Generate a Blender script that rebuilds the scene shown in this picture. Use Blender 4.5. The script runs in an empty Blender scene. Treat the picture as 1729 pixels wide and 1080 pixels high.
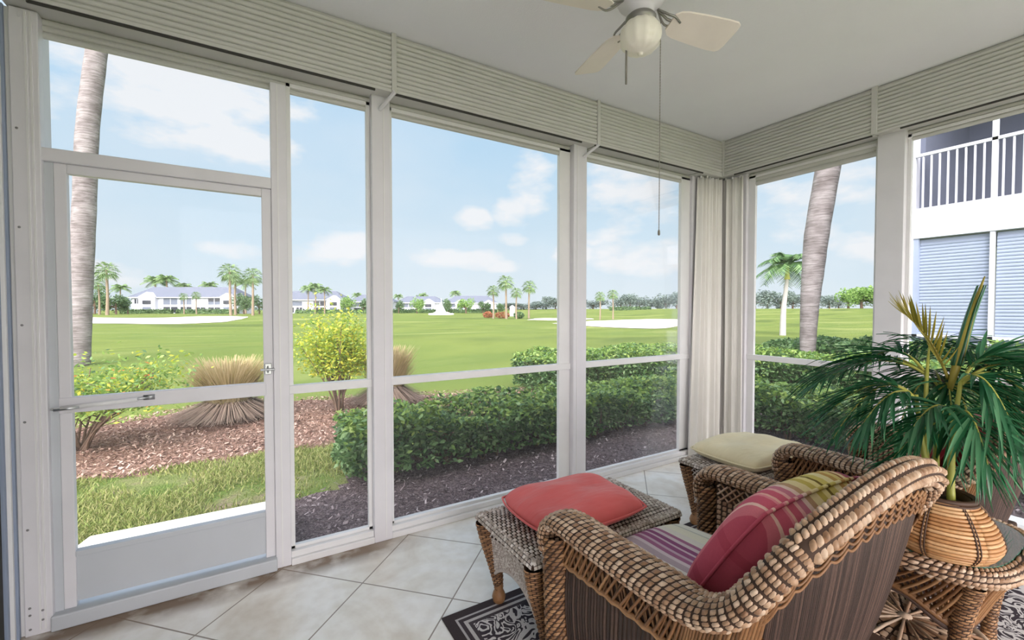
import bpy, math, random
import numpy as np
from mathutils import Vector, Matrix

random.seed(7); rng = np.random.default_rng(11)
C = bpy.context.scene.collection
sc = bpy.context.scene
R = math.radians

# ------------------------------------------------------------------ camera
EYE = 1.365
HEAD = R(59.1)                       # compass heading of the lens, measured from +X
PITCH = math.atan(18/734.5)
cam_d = bpy.data.cameras.new('camera'); cam = bpy.data.objects.new('camera', cam_d); C.objects.link(cam)
cam_d.sensor_width = 36; cam_d.lens = 36*734.5/1729; cam_d.clip_start = 0.02; cam_d.clip_end = 3000
cam.location = (0, 0, EYE)
cam.rotation_euler = (R(90)-PITCH, 0, HEAD-R(90))
sc.camera = cam
sc.view_settings.view_transform = 'Standard'; sc.view_settings.look = 'None'
sc.view_settings.gamma = 1; sc.view_settings.use_curve_mapping = False
sc.view_settings.exposure = 0.0
sc.cycles.max_bounces = 10; sc.cycles.diffuse_bounces = 6; sc.cycles.transparent_max_bounces = 24
sc.cycles.sample_clamp_indirect = 6

# ------------------------------------------------------------------ sun
SUN = Vector((-0.62, -0.42, 0.90)).normalized()
sd = bpy.data.lights.new('sun', 'SUN'); sd.energy = 1.3; sd.angle = R(6); sd.color = (1, 0.96, 0.9)
so = bpy.data.objects.new('sun', sd); C.objects.link(so)
so.rotation_euler = SUN.to_track_quat('Z', 'Y').to_euler(); so.location = (-20, -20, 30)

# ------------------------------------------------------------------ sky
GLOW_FILL, GLOW_SUN = 7.5, 1.6
W = bpy.data.worlds.new('sky'); sc.world = W; W.use_nodes = True
wt = W.node_tree; wt.nodes.clear()
def wn(t, **k):
    n = wt.nodes.new(t)
    for a, b in k.items(): setattr(n, a, b)
    return n
def wm(op, a, b=None, clamp=False):
    n = wn('ShaderNodeMath', operation=op, use_clamp=clamp)
    for i, v in enumerate((a, b)):
        if v is None: continue
        if isinstance(v, (int, float)): n.inputs[i].default_value = v
        else: wt.links.new(v, n.inputs[i])
    return n.outputs[0]
tc = wn('ShaderNodeTexCoord'); sx = wn('ShaderNodeSeparateXYZ'); wt.links.new(tc.outputs['Generated'], sx.inputs[0])
az = wm('ARCTAN2', sx.outputs[1], sx.outputs[0]); el = wm('ARCSINE', sx.outputs[2])
grad = wn('ShaderNodeValToRGB'); wt.links.new(wm('DIVIDE', el, 1.2, True), grad.inputs[0])
cr = grad.color_ramp; cr.elements[0].color = (0.78, 0.88, 0.95, 1); cr.elements[1].color = (0.22, 0.44, 0.80, 1)
for p, c in ((0.12, (0.66, 0.82, 0.94, 1)), (0.32, (0.50, 0.73, 0.94, 1)), (0.55, (0.40, 0.64, 0.91, 1))):
    e = cr.elements.new(p); e.color = c
nz = wn('ShaderNodeTexNoise'); nz.inputs['Scale'].default_value = 7; nz.inputs['Detail'].default_value = 7; nz.inputs['Roughness'].default_value = 0.55
mp = wn('ShaderNodeMapping'); mp.inputs['Scale'].default_value = (1, 1, 2.2)
wt.links.new(tc.outputs['Generated'], mp.inputs[0]); wt.links.new(mp.outputs[0], nz.inputs['Vector'])
nzv = nz.outputs[0]
nb = wn('ShaderNodeTexNoise'); nb.inputs['Scale'].default_value = 2.3; nb.inputs['Detail'].default_value = 4
wt.links.new(mp.outputs[0], nb.inputs['Vector'])
# cloud banks: heading (deg from the lens heading, + is left), height, half width, half height (deg), strength
CLOUDS = [(38, 22.5, 14, 5.5, 1.0), (31, 18.0, 7, 2.5, 1.0), (47, 19.5, 6, 2.5, 0.9), (26, 25, 6, 2, .7), (21.5, 7.9, 5.5, 1.9, 1.0), (27, 6.6, 7, 1.5, .7),
          (7, 6.6, 6.5, 1.6, 1.0), (0.5, 5.5, 3, 1.1, .8), (5.2, 11.8, 2.6, 1.7, 1.0), (-2.5, 16, 4.2, 4.6, 1.0), (0, 13, 2.8, 2, .9), (-0.3, 9, 2, .8, .6), (-8, 7, 3, 1.5, 1),
          (-15, 16, 8, 6, .8), (-17, 6.5, 8, 2.6, .9), (-12, 10, 5, 2, .5), (-40, 6.4, 4.5, 1.8, 1.0), (-38, 14, 12, 5, .7), (-31, 10, 6, 5, .5), (45, 3.6, 5, 1.6, .6),
          (-70, 30, 25, 12, .8), (80, 20, 22, 9, .9), (0, 50, 40, 9, .6), (130, 30, 40, 14, .9), (-130, 30, 40, 14, .9), (180, 50, 40, 16, .9)]
acc = None
for h, e_, wh, we, st in CLOUDS:
    ca = HEAD + R(h)
    d = wm('SUBTRACT', az, (ca + math.pi) % (2*math.pi) - math.pi)
    d = wm('ARCTAN2', wm('SINE', d), wm('COSINE', d))
    a2 = wm('POWER', wm('DIVIDE', d, R(wh)), 2); b2 = wm('POWER', wm('ABSOLUTE', wm('DIVIDE', wm('SUBTRACT', el, R(e_)), R(we))), 2)
    f = wm('MULTIPLY', wm('SUBTRACT', 1.0, wm('ADD', a2, b2)), st)
    acc = f if acc is None else wm('MAXIMUM', acc, f)
dens = wm('ADD', wm('MAXIMUM', acc, -0.9), wm('MULTIPLY', wm('SUBTRACT', nzv, 0.5), 4.6))
dens = wm('MULTIPLY', dens, 1.1, True)
haze = wm('MULTIPLY', wm('SUBTRACT', nb.outputs[0], 0.42), 1.3, True)
dens = wm('MAXIMUM', dens, haze)
mx = wn('ShaderNodeMix', data_type='RGBA'); wt.links.new(wm('MULTIPLY', dens, .93), mx.inputs[0]); wt.links.new(grad.outputs[0], mx.inputs[6]); mx.inputs[7].default_value = (0.93, 0.95, 0.98, 1)
# brighter sky towards the sun, plus an added low glow to fill the room
dt = wn('ShaderNodeVectorMath', operation='DOT_PRODUCT'); wt.links.new(tc.outputs['Generated'], dt.inputs[0]); dt.inputs[1].default_value = tuple(SUN)
dt2 = wn('ShaderNodeVectorMath', operation='DOT_PRODUCT'); wt.links.new(tc.outputs['Generated'], dt2.inputs[0]); dt2.inputs[1].default_value = tuple(Vector((-.55, -.78, .28)).normalized())
low = wm('MULTIPLY', wm('POWER', wm('MAXIMUM', dt2.outputs['Value'], 0.0), 2.0), GLOW_FILL)
aur = wm('MULTIPLY', wm('POWER', wm('MAXIMUM', dt.outputs['Value'], 0.0), 2.0), GLOW_SUN)
glow = wm('ADD', 1.0, wm('ADD', low, aur))
mg = wn('ShaderNodeMix', data_type='RGBA'); wt.links.new(wm('MULTIPLY', wm('ADD', low, aur), .5, True), mg.inputs[0]); wt.links.new(mx.outputs[2], mg.inputs[6]); mg.inputs[7].default_value = (1.0, 0.95, 0.95, 1)
bg = wn('ShaderNodeBackground'); wt.links.new(mg.outputs[2], bg.inputs[0]); wt.links.new(glow, bg.inputs[1])
wo = wn('ShaderNodeOutputWorld'); wt.links.new(bg.outputs[0], wo.inputs[0])

# ------------------------------------------------------------------ materials
def srgb(*c):
    c = [x/255 for x in c]
    return tuple([x/12.92 if x <= .04045 else ((x+.055)/1.055)**2.4 for x in c]) + (1,)
class NT:
    def __init__(s, name):
        s.m = bpy.data.materials.new(name); s.m.use_nodes = True; s.t = s.m.node_tree; s.t.nodes.clear()
        s.o = s.n('ShaderNodeOutputMaterial'); s.p = s.n('ShaderNodeBsdfPrincipled'); s.l(s.p.outputs[0], s.o.inputs[0])
        s.tc = s.n('ShaderNodeTexCoord')
    def n(s, t, **k):
        x = s.t.nodes.new(t)
        for a, b in k.items(): setattr(x, a, b)
        return x
    def l(s, a, b): s.t.links.new(a, b)
    def math(s, op, a, b=None, clamp=False):
        x = s.n('ShaderNodeMath', operation=op, use_clamp=clamp)
        for i, v in enumerate((a, b)):
            if v is None: continue
            if isinstance(v, (int, float)): x.inputs[i].default_value = v
            else: s.l(v, x.inputs[i])
        return x.outputs[0]
    def noise(s, scale, detail=4, vec=None, dist=0, stretch=None):
        x = s.n('ShaderNodeTexNoise'); x.inputs['Scale'].default_value = scale; x.inputs['Detail'].default_value = detail
        x.inputs['Distortion'].default_value = dist
        v = vec or s.tc.outputs['Object']
        if stretch:
            m = s.n('ShaderNodeMapping'); m.inputs['Scale'].default_value = stretch; s.l(v, m.inputs[0]); v = m.outputs[0]
        s.l(v, x.inputs['Vector']); return x.outputs[0]
    def ramp(s, fac, stops, interp='LINEAR'):
        x = s.n('ShaderNodeValToRGB'); s.l(fac, x.inputs[0]); r = x.color_ramp; r.interpolation = interp
        while len(r.elements) > 2: r.elements.remove(r.elements[-1])
        r.elements[0].position, r.elements[0].color = stops[0]
        r.elements[1].position, r.elements[1].color = stops[1]
        for p, c in stops[2:]:
            e = r.elements.new(p); e.color = c
        return x.outputs[0]
    def mix(s, fac, a, b, mode='MIX'):
        x = s.n('ShaderNodeMix', data_type='RGBA', blend_type=mode)
        for i, v in ((0, fac), (6, a), (7, b)):
            if isinstance(v, (int, float, tuple)): x.inputs[i].default_value = v
            else: s.l(v, x.inputs[i])
        return x.outputs[2]
    def bump(s, h, strength=.3, dist=.01):
        b = s.n('ShaderNodeBump'); b.inputs['Strength'].default_value = strength; b.inputs['Distance'].default_value = dist
        s.l(h, b.inputs['Height']); s.l(b.outputs[0], s.p.inputs['Normal'])
    def col(s, c):
        if isinstance(c, tuple): s.p.inputs['Base Color'].default_value = c
        else: s.l(c, s.p.inputs['Base Color'])
    def set(s, rough=.5, metal=0, spec=None):
        s.p.inputs['Roughness'].default_value = rough; s.p.inputs['Metallic'].default_value = metal
        if spec is not None: s.p.inputs['Specular IOR Level'].default_value = spec
def plain(name, c, rough=.5, var=.06, scale=6, metal=0, bump=0, bscale=60, spec=None):
    t = NT(name); n = t.noise(scale)
    d = tuple(x*(1-var) for x in c[:3])+(1,); b = tuple(min(1, x*(1+var)) for x in c[:3])+(1,)
    t.col(t.ramp(n, [(.3, d), (.7, b)])); t.set(rough, metal, spec)
    if bump: t.bump(t.noise(bscale), bump)
    return t.m
def island(name, stops, rough=.6, tscale=0, trans=0, spec=None, bump=0):
    """colour varies from strand to strand / leaf to leaf"""
    t = NT(name); g = t.n('ShaderNodeNewGeometry')
    c = t.ramp(g.outputs['Random Per Island'], stops)
    if tscale:
        c = t.mix(.35, c, t.ramp(t.noise(tscale), [(.3, (.35, .35, .35, 1)), (.7, (1, 1, 1, 1))]), 'MULTIPLY')
    t.col(c); t.set(rough, 0, spec)
    if bump: t.bump(t.noise(220), bump, .002)
    if trans:
        tr = t.n('ShaderNodeBsdfTranslucent'); t.l(c, tr.inputs[0]); ms = t.n('ShaderNodeMixShader'); ms.inputs[0].default_value = trans
        t.l(t.p.outputs[0], ms.inputs[1]); t.l(tr.outputs[0], ms.inputs[2]); t.l(ms.outputs[0], t.o.inputs[0])
    return t.m
M = {}
M['white'] = plain('white_paint', srgb(222, 220, 225), .45, .03)
M['frame'] = plain('white_frame', srgb(229, 228, 229), .4, .03)
M['slat'] = plain('shutter_slat', srgb(200, 199, 195), .5, .03)
M['panel_shade'] = plain('kick_panel', srgb(192, 196, 202), .5, .04, 3)  # grey blue holds the kick panel's shade; jamb and threshold share it
M['ceil'] = plain('ceiling_paint', srgb(234, 235, 238), .9, .02, 2, bump=.1, bscale=120)
M['metal'] = plain('chrome', srgb(190, 192, 195), .3, .05, metal=1)
M['screw'] = plain('screw', srgb(130, 128, 130), .5, .05)
M['dark'] = plain('dark_gap', srgb(60, 58, 56), .8, .05)
M['curtain'] = plain('curtain_cloth', srgb(232, 229, 224), .85, .03, 3, bump=.15, bscale=300)
M['stone'] = plain('white_concrete', srgb(246, 245, 242), .8, .03, 4, bump=.15, bscale=80)

t = NT('travertine_tile')
mpn = t.n('ShaderNodeMapping', vector_type='TEXTURE'); mpn.inputs['Location'].default_value = (.458, 2.218, 0); mpn.inputs['Rotation'].default_value = (0, 0, R(45))
t.l(t.tc.outputs['Object'], mpn.inputs[0])
br = t.n('ShaderNodeTexBrick'); br.offset = 0; br.squash = 1
for k, v in (('Scale', 1), ('Brick Width', .48), ('Row Height', .48), ('Mortar Size', .0035), ('Mortar Smooth', .1), ('Bias', 0)): br.inputs[k].default_value = v
br.inputs['Color1'].default_value = (0.42, .42, .42, 1); br.inputs['Color2'].default_value = (.58, .58, .58, 1); br.inputs['Mortar'].default_value = (0, 0, 0, 1)
t.l(mpn.outputs[0], br.inputs['Vector'])
n1 = t.noise(2.6, 8, dist=1.2); n2 = t.noise(16, 5)
cc = t.ramp(n1, [(.30, srgb(222, 212, 198)), (.45, srgb(238, 233, 224)), (.60, srgb(247, 244, 240)), (.75, srgb(240, 234, 224))])
cc = t.mix(.18, cc, t.ramp(n2, [(.35, srgb(190, 178, 162)), (.6, srgb(240, 236, 230))]))
cc = t.mix(.10, cc, br.outputs['Color'], 'OVERLAY')
cc = t.mix(br.outputs['Fac'], cc, srgb(150, 138, 126))
sp = t.n('ShaderNodeSeparateXYZ'); t.l(t.tc.outputs['Object'], sp.inputs[0])
# brown water staining along the sill
st = t.math('MULTIPLY', t.math('SUBTRACT', sp.outputs[1], 2.38), 9.0, True)
lf = t.math('MULTIPLY', t.math('SUBTRACT', .95, sp.outputs[0]), 2.5, True)
st = t.math('MULTIPLY', t.math('MULTIPLY', st, lf), t.math('MULTIPLY', t.math('SUBTRACT', t.noise(7, 4), .2), 3.0, True), True)
cc = t.mix(t.math('MULTIPLY', st, .95), cc, srgb(118, 92, 66))
t.col(cc); t.p.inputs['Roughness'].default_value = .32
t.bump(t.math('SUBTRACT', 1.0, br.outputs['Fac']), .4, .003); M['tile'] = t.m

# wicker families
M['wick_hi'] = island('wicker_light', [(0, srgb(150, 112, 84)), (.4, srgb(184, 148, 118)), (.75, srgb(206, 176, 150)), (1, srgb(224, 198, 174))], .42, 90, bump=.3)
M['wick_mid'] = island('wicker_honey', [(0, srgb(112, 76, 46)), (.5, srgb(150, 106, 68)), (1, srgb(184, 140, 98))], .45, 90, bump=.3)
M['wick_dark'] = island('wicker_brown', [(0, srgb(52, 38, 33)), (.5, srgb(72, 54, 47)), (1, srgb(104, 80, 70))], .5, 90, bump=.3)
M['wick_grey'] = island('wicker_taupe', [(0, srgb(172, 156, 146)), (.5, srgb(206, 194, 186)), (1, srgb(236, 228, 222))], .5, 90, bump=.3)
M['wick_base'] = plain('wicker_core', srgb(62, 42, 30), .8, .15, 30)
M['coil'] = island('pot_coil', [(0, srgb(186, 132, 84)), (.5, srgb(206, 156, 106)), (1, srgb(222, 180, 134))], .4, 60)
M['coil_dark'] = plain('pot_binding', srgb(74, 50, 36), .6, .1, 30)

def fabric(name, stops, axis=0, lo=-.5, hi=.5, base_rough=.9, cross=None):
    t = NT(name); s = t.n('ShaderNodeSeparateXYZ'); t.l(t.tc.outputs['Object'], s.inputs[0])
    f = t.math('DIVIDE', t.math('SUBTRACT', s.outputs[axis], lo), hi-lo, True)
    c = t.ramp(f, stops, 'CONSTANT')
    if cross:
        ax2, lo2, hi2, st2, am = cross
        g = t.ramp(t.math('DIVIDE', t.math('SUBTRACT', s.outputs[ax2], lo2), hi2-lo2, True), st2, 'CONSTANT')
        c = t.mix(am, c, g, 'MULTIPLY')
    c = t.mix(.12, c, t.ramp(t.noise(300, 2), [(.3, (.5, .5, .5, 1)), (.7, (1, 1, 1, 1))]), 'MULTIPLY')
    t.col(c); t.set(base_rough, 0, .2); t.bump(t.noise(9, 3), .35, .02)
    return t.m
S = srgb
seat_cols = [(0, S(228,218,214)), (.06, S(200,150,150)), (.12, S(232,224,220)), (.20, S(206,190,204)), (.27, S(226,216,216)), (.33, S(196,180,190)), (.36, S(232,226,222)), (.42, S(190,172,184)), (.47, S(222,208,216)),
    (.50, S(170,112,150)), (.53, S(206,178,198)), (.55, S(158,96,140)), (.585, S(214,190,206)), (.60, S(150,90,134)), (.63, S(216,198,208)), (.66, S(172,116,152)), (.685, S(232,226,220)),
    (.74, S(236,232,216)), (.82, S(206,206,196)), (.835, S(236,234,224)), (.90, S(150,140,140)), (.91, S(232,230,224)), (.96, S(214,170,170))]
M['seatfab'] = fabric('striped_seat_fabric', seat_cols[:32], 0, -.34, .34)
pil_cols = [(0, S(198,88,108)), (.05, S(218,122,136)), (.085, S(240,200,190)), (.10, S(206,98,120)), (.16, S(224,140,152)), (.175, S(232,180,170)), (.19, S(202,98,120)), (.235, S(226,170,170)), (.26, S(196,120,140)),
    (.30, S(226,198,190)), (.33, S(186,150,120)), (.37, S(222,206,160)), (.43, S(196,176,96)), (.48, S(226,212,150)), (.52, S(120,100,50)), (.545, S(206,190,110)), (.60, S(228,216,170)), (.66, S(190,150,90)), (.70, S(216,196,130)),
    (.75, S(150,100,60)), (.77, S(220,200,160)), (.81, S(170,90,100)), (.84, S(160,90,116)), (.88, S(190,130,150)), (.93, S(214,196,176)), (.97, S(206,180,150))]
M['pillfab'] = fabric('striped_pillow_fabric', pil_cols, 0, -.27, .27, cross=(1, -.25, .25, [(0, (1, 1, 1, 1)), (.30, (.80, .62, .66, 1)), (.36, (1, 1, 1, 1)), (.62, (.80, .62, .66, 1)), (.68, (1, 1, 1, 1))], .5))
def cloth(name, c, var=.08):
    t = NT(name); n = t.noise(5, 3)
    t.col(t.ramp(n, [(.3, tuple(x*(1-var) for x in c[:3])+(1,)), (.7, tuple(min(1, x*(1+var)) for x in c[:3])+(1,))])); t.set(.9, 0, .15)
    t.p.inputs['Sheen Weight'].default_value = .2
    t.bump(t.noise(6, 2, stretch=(1, 3, 1)), .5, .03); return t.m
M['redfab'] = cloth('coral_fabric', S(222, 108, 108)); M['creamfab'] = cloth('cream_fabric', S(240, 226, 190)); M['crimson'] = cloth('crimson_fabric', S(150, 44, 52))

# rug
t = NT('rug_pile'); s = t.n('ShaderNodeSeparateXYZ'); t.l(t.tc.outputs['Object'], s.inputs[0])
HX, HY = 1.35, 1.15
ex = t.math('SUBTRACT', HX, t.math('ABSOLUTE', s.outputs[0])); ey = t.math('SUBTRACT', HY, t.math('ABSOLUTE', s.outputs[1]))
ed = t.math('MINIMUM', ex, ey)
P = .42
def rose(ox, oy, k, ph):
    u = t.math('SUBTRACT', t.math('FLOORED_MODULO', t.math('ADD', s.outputs[0], ox), P), P/2)
    v = t.math('SUBTRACT', t.math('FLOORED_MODULO', t.math('ADD', s.outputs[1], oy), P), P/2)
    r = t.math('SQRT', t.math('ADD', t.math('MULTIPLY', u, u), t.math('MULTIPLY', v, v)))
    a = t.math('ARCTAN2', v, u)
    q = t.math('ADD', t.math('MULTIPLY', a, k), t.math('ADD', t.math('MULTIPLY', t.math('SINE', t.math('MULTIPLY', r, 38)), 1.5), ph))
    return t.math('MULTIPLY', t.math('SINE', q), t.math('SUBTRACT', 1.25, t.math('MULTIPLY', r, 6))), r
q1, r1 = rose(0, 0, 6, 0); q2, r2 = rose(P/2, P/2, 5, 1.2)
nn = t.noise(9, 1.5, dist=1.6)
swirl = t.math('SINE', t.math('MULTIPLY', nn, 40))
ff = t.math('ADD', t.math('MAXIMUM', q1, q2), t.math('MULTIPLY', swirl, .75))
patt = t.math('GREATER_THAN', ff, .12)
fld = t.mix(patt, S(72, 64, 70), S(222, 216, 214))
bd = t.ramp(t.math('DIVIDE', ed, .2, True), [(0, S(70, 62, 64)), (.22, S(186, 180, 180)), (.27, S(74, 66, 70)), (.36, S(200, 194, 192)), (.44, S(80, 72, 76))], 'CONSTANT')
cc = t.mix(t.math('GREATER_THAN', ed, .105), bd, fld)
cc = t.mix(.3, cc, t.ramp(t.noise(260, 2), [(.3, (.45, .45, .45, 1)), (.7, (1, 1, 1, 1))]), 'MULTIPLY')
t.col(cc); t.set(.95, 0, .1); t.bump(t.noise(250, 2), .5, .004); M['rug'] = t.m

# vegetation and ground
def leafmat(name, a, b, c, trans=.35, rough=.45): return island(name, [(0, a), (.5, b), (1, c)], rough, 0, trans)
M['leaf'] = leafmat('hedge_leaf', S(58, 90, 56), S(94, 132, 78), S(144, 174, 120))
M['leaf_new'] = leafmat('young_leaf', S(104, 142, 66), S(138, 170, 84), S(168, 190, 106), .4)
M['leaf_yel'] = leafmat('yellow_green_leaf', S(150, 178, 60), S(190, 200, 76), S(216, 206, 84), .45)
M['leaf_orange'] = leafmat('orange_bract', S(214, 140, 60), S(224, 110, 70), S(230, 176, 80), .4)
M['leaf_far'] = leafmat('tree_leaf', S(70, 98, 66), S(92, 122, 80), S(120, 146, 96), .2, .7)
M['leaf_far2'] = leafmat('bright_tree_leaf', S(104, 140, 76), S(134, 170, 90), S(160, 190, 108), .3, .7)
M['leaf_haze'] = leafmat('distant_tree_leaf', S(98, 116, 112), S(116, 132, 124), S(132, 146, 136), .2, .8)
M['palmfar'] = leafmat('palm_leaf', S(84, 112, 74), S(110, 138, 88), S(140, 164, 108), .2, .6)
M['frond'] = leafmat('frond_green', S(34, 82, 54), S(56, 120, 80), S(112, 168, 124), .28, .22)
M['frond_new'] = leafmat('frond_yellow', S(134, 130, 50), S(170, 156, 66), S(196, 182, 92), .3, .4)
M['cane'] = plain('cane', S(178, 178, 84), .4, .2, 20)
M['straw'] = leafmat('dry_grass', S(160, 150, 104), S(188, 170, 130), S(206, 190, 154), .3, .8)
M['straw_base'] = leafmat('dry_stems', S(112, 94, 84), S(140, 122, 110), S(162, 144, 130), .1, .8)
M['blade'] = leafmat('lawn_blade', S(110, 130, 62), S(146, 160, 84), S(186, 180, 126), .3, .7)
M['twig'] = plain('bark_twig', S(104, 84, 70), .8, .2, 20)
M['soil'] = plain('soil', S(70, 52, 42), .9, .2, 40)
M['redmulch_chip'] = island('red_bark_chip', [(0, S(112, 84, 74)), (.5, S(154, 124, 111)), (1, S(196, 172, 158))], .9)
M['darkmulch_chip'] = island('dark_bark_chip', [(0, S(80, 68, 72)), (.6, S(126, 112, 116)), (1, S(196, 184, 186))], .9)
t = NT('fairway_grass')
c1 = t.ramp(t.noise(.05, 5, dist=.6, stretch=(1.0, 2.2, 1)), [(.36, S(94, 110, 58)), (.46, S(118, 132, 68)), (.54, S(104, 122, 62)), (.64, S(140, 148, 88))])  # stretched tone bands put the fairway's soft shading into the grass colour
c2 = t.ramp(t.noise(.5, 6), [(.3, (.80, .84, .74, 1)), (.7, (1, 1, 1, 1))])
c1 = t.mix(.5, c1, c2, 'MULTIPLY'); c1 = t.mix(.3, c1, t.ramp(t.noise(12, 4), [(.35, (.7, .7, .6, 1)), (.65, (1, 1, 1, 1))]), 'MULTIPLY')
t.col(c1); t.set(.95, 0, .1); t.bump(t.noise(40), .5, .03); M['fairway'] = t.m
t = NT('patchy_lawn')
c1 = t.ramp(t.noise(2.2, 6, dist=.4), [(.38, S(146, 134, 112)), (.48, S(134, 140, 92)), (.6, S(108, 130, 66))])
c1 = t.mix(.4, c1, t.ramp(t.noise(60, 4), [(.35, (.55, .55, .5, 1)), (.65, (1, 1, 1, 1))]), 'MULTIPLY'); t.col(c1); t.set(.95, 0, .1); t.bump(t.noise(70), .8, .03); M['lawn'] = t.m
def mulch(name, a, b, c):
    t = NT(name); n = t.noise(38, 6, dist=1.5); c1 = t.ramp(n, [(.3, a), (.5, b), (.7, c)])
    c1 = t.mix(.5, c1, t.ramp(t.noise(1.6, 4), [(.35, (.72, .66, .64, 1)), (.65, (1, 1, 1, 1))]), 'MULTIPLY')
    t.col(c1); t.set(.95, 0, .1); t.bump(n, 1, .03); return t.m
M['mulch_red'] = mulch('red_mulch', S(106, 80, 70), S(150, 120, 106), S(188, 162, 146)); M['mulch_dark'] = mulch('dark_mulch', S(66, 56, 60), S(110, 98, 102), S(164, 150, 152))
M['sand'] = plain('bunker_sand', S(222, 216, 206), .9, .03, .3)
t = NT('palm_trunk'); 
n = t.noise(3.0, 5); w = t.noise(2.2, 4, stretch=(1.5, 1.5, 9))
c1 = t.ramp(n, [(.3, S(112, 104, 104)), (.5, S(138, 131, 132)), (.7, S(158, 152, 153))]); c1 = t.mix(.6, c1, t.ramp(w, [(.38, (.6, .58, .57, 1)), (.6, (1, 1, 1, 1))]), 'MULTIPLY')
t.col(c1); t.set(.85); t.bump(w, .6, .05); M['trunk'] = t.m
M['trunk_pale'] = plain('pale_palm_trunk', S(176, 172, 170), .8, .08, 3)
M['trunk_far'] = plain('far_palm_trunk', S(140, 124, 106), .9, .1, 2)
M['bwall'] = plain('stucco_white', S(194, 197, 207), .8, .02, 2); M['bwall_far'] = plain('far_stucco', S(196, 199, 210), .8, .02, .2)
M['roof'] = plain('grey_roof', S(98, 104, 118), .8, .04, .5); M['win_dark'] = plain('shaded_opening', S(44, 48, 58), .3, .1, 1); M['win_mid'] = plain('balcony_grey', S(104, 112, 128), .6, .05, 1)
M['bshut'] = plain('blue_grey_shutter', S(142, 154, 176), .5, .03); M['bin'] = plain('room_shade', S(92, 98, 116), .8, .06, 1)
M['spray'] = plain('water_spray', S(246, 248, 252), .5, .02)
M['hedge_far'] = plain('far_hedge', S(66, 88, 54), .9, .2, 1.2, bump=.6, bscale=3); M['red_shrub'] = leafmat('red_shrub', S(150, 84, 62), S(176, 104, 74), S(140, 110, 66), .2, .8)
M['frosted'] = plain('frosted_glass', S(236, 232, 220), .35, .02); M['fanwhite'] = plain('fan_blade', S(230, 222, 212), .5, .04)
M['steel'] = plain('brushed_nickel', S(150, 148, 144), .35, .08, metal=.8)
M['chain'] = plain('ball_chain', S(120, 116, 108), .4, .05)

def glassy(name, tint, gl, diff=0.0, dc=(.9, .92, .95, 1)):
    t = NT(name); t.t.nodes.remove(t.p)
    tr = t.n('ShaderNodeBsdfTransparent'); tr.inputs[0].default_value = tint
    g = t.n('ShaderNodeBsdfGlossy'); g.inputs['Roughness'].default_value = .04
    fr = t.n('ShaderNodeFresnel'); fr.inputs[0].default_value = 1.3
    m1 = t.n('ShaderNodeMixShader'); t.l(t.math('MULTIPLY', fr.outputs[0], gl), m1.inputs[0]); t.l(tr.outputs[0], m1.inputs[1]); t.l(g.outputs[0], m1.inputs[2])
    last = m1
    if diff:
        d = t.n('ShaderNodeBsdfDiffuse'); d.inputs[0].default_value = dc; m2 = t.n('ShaderNodeMixShader'); m2.inputs[0].default_value = diff
        t.l(m1.outputs[0], m2.inputs[1]); t.l(d.outputs[0], m2.inputs[2]); last = m2
    t.l(last.outputs[0], t.o.inputs[0]); return t.m
M['pane'] = glassy('clear_pane', (.99, .99, .99, 1), .2, .02)
M['tglass'] = glassy('table_glass', (.82, .92, .92, 1), 6, .22, (.62, .74, .78, 1))  # pale blue diffuse share stands in for reflected sky
M['glass_edge'] = plain('green_glass_edge', S(120, 170, 150), .15, .05)

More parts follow.
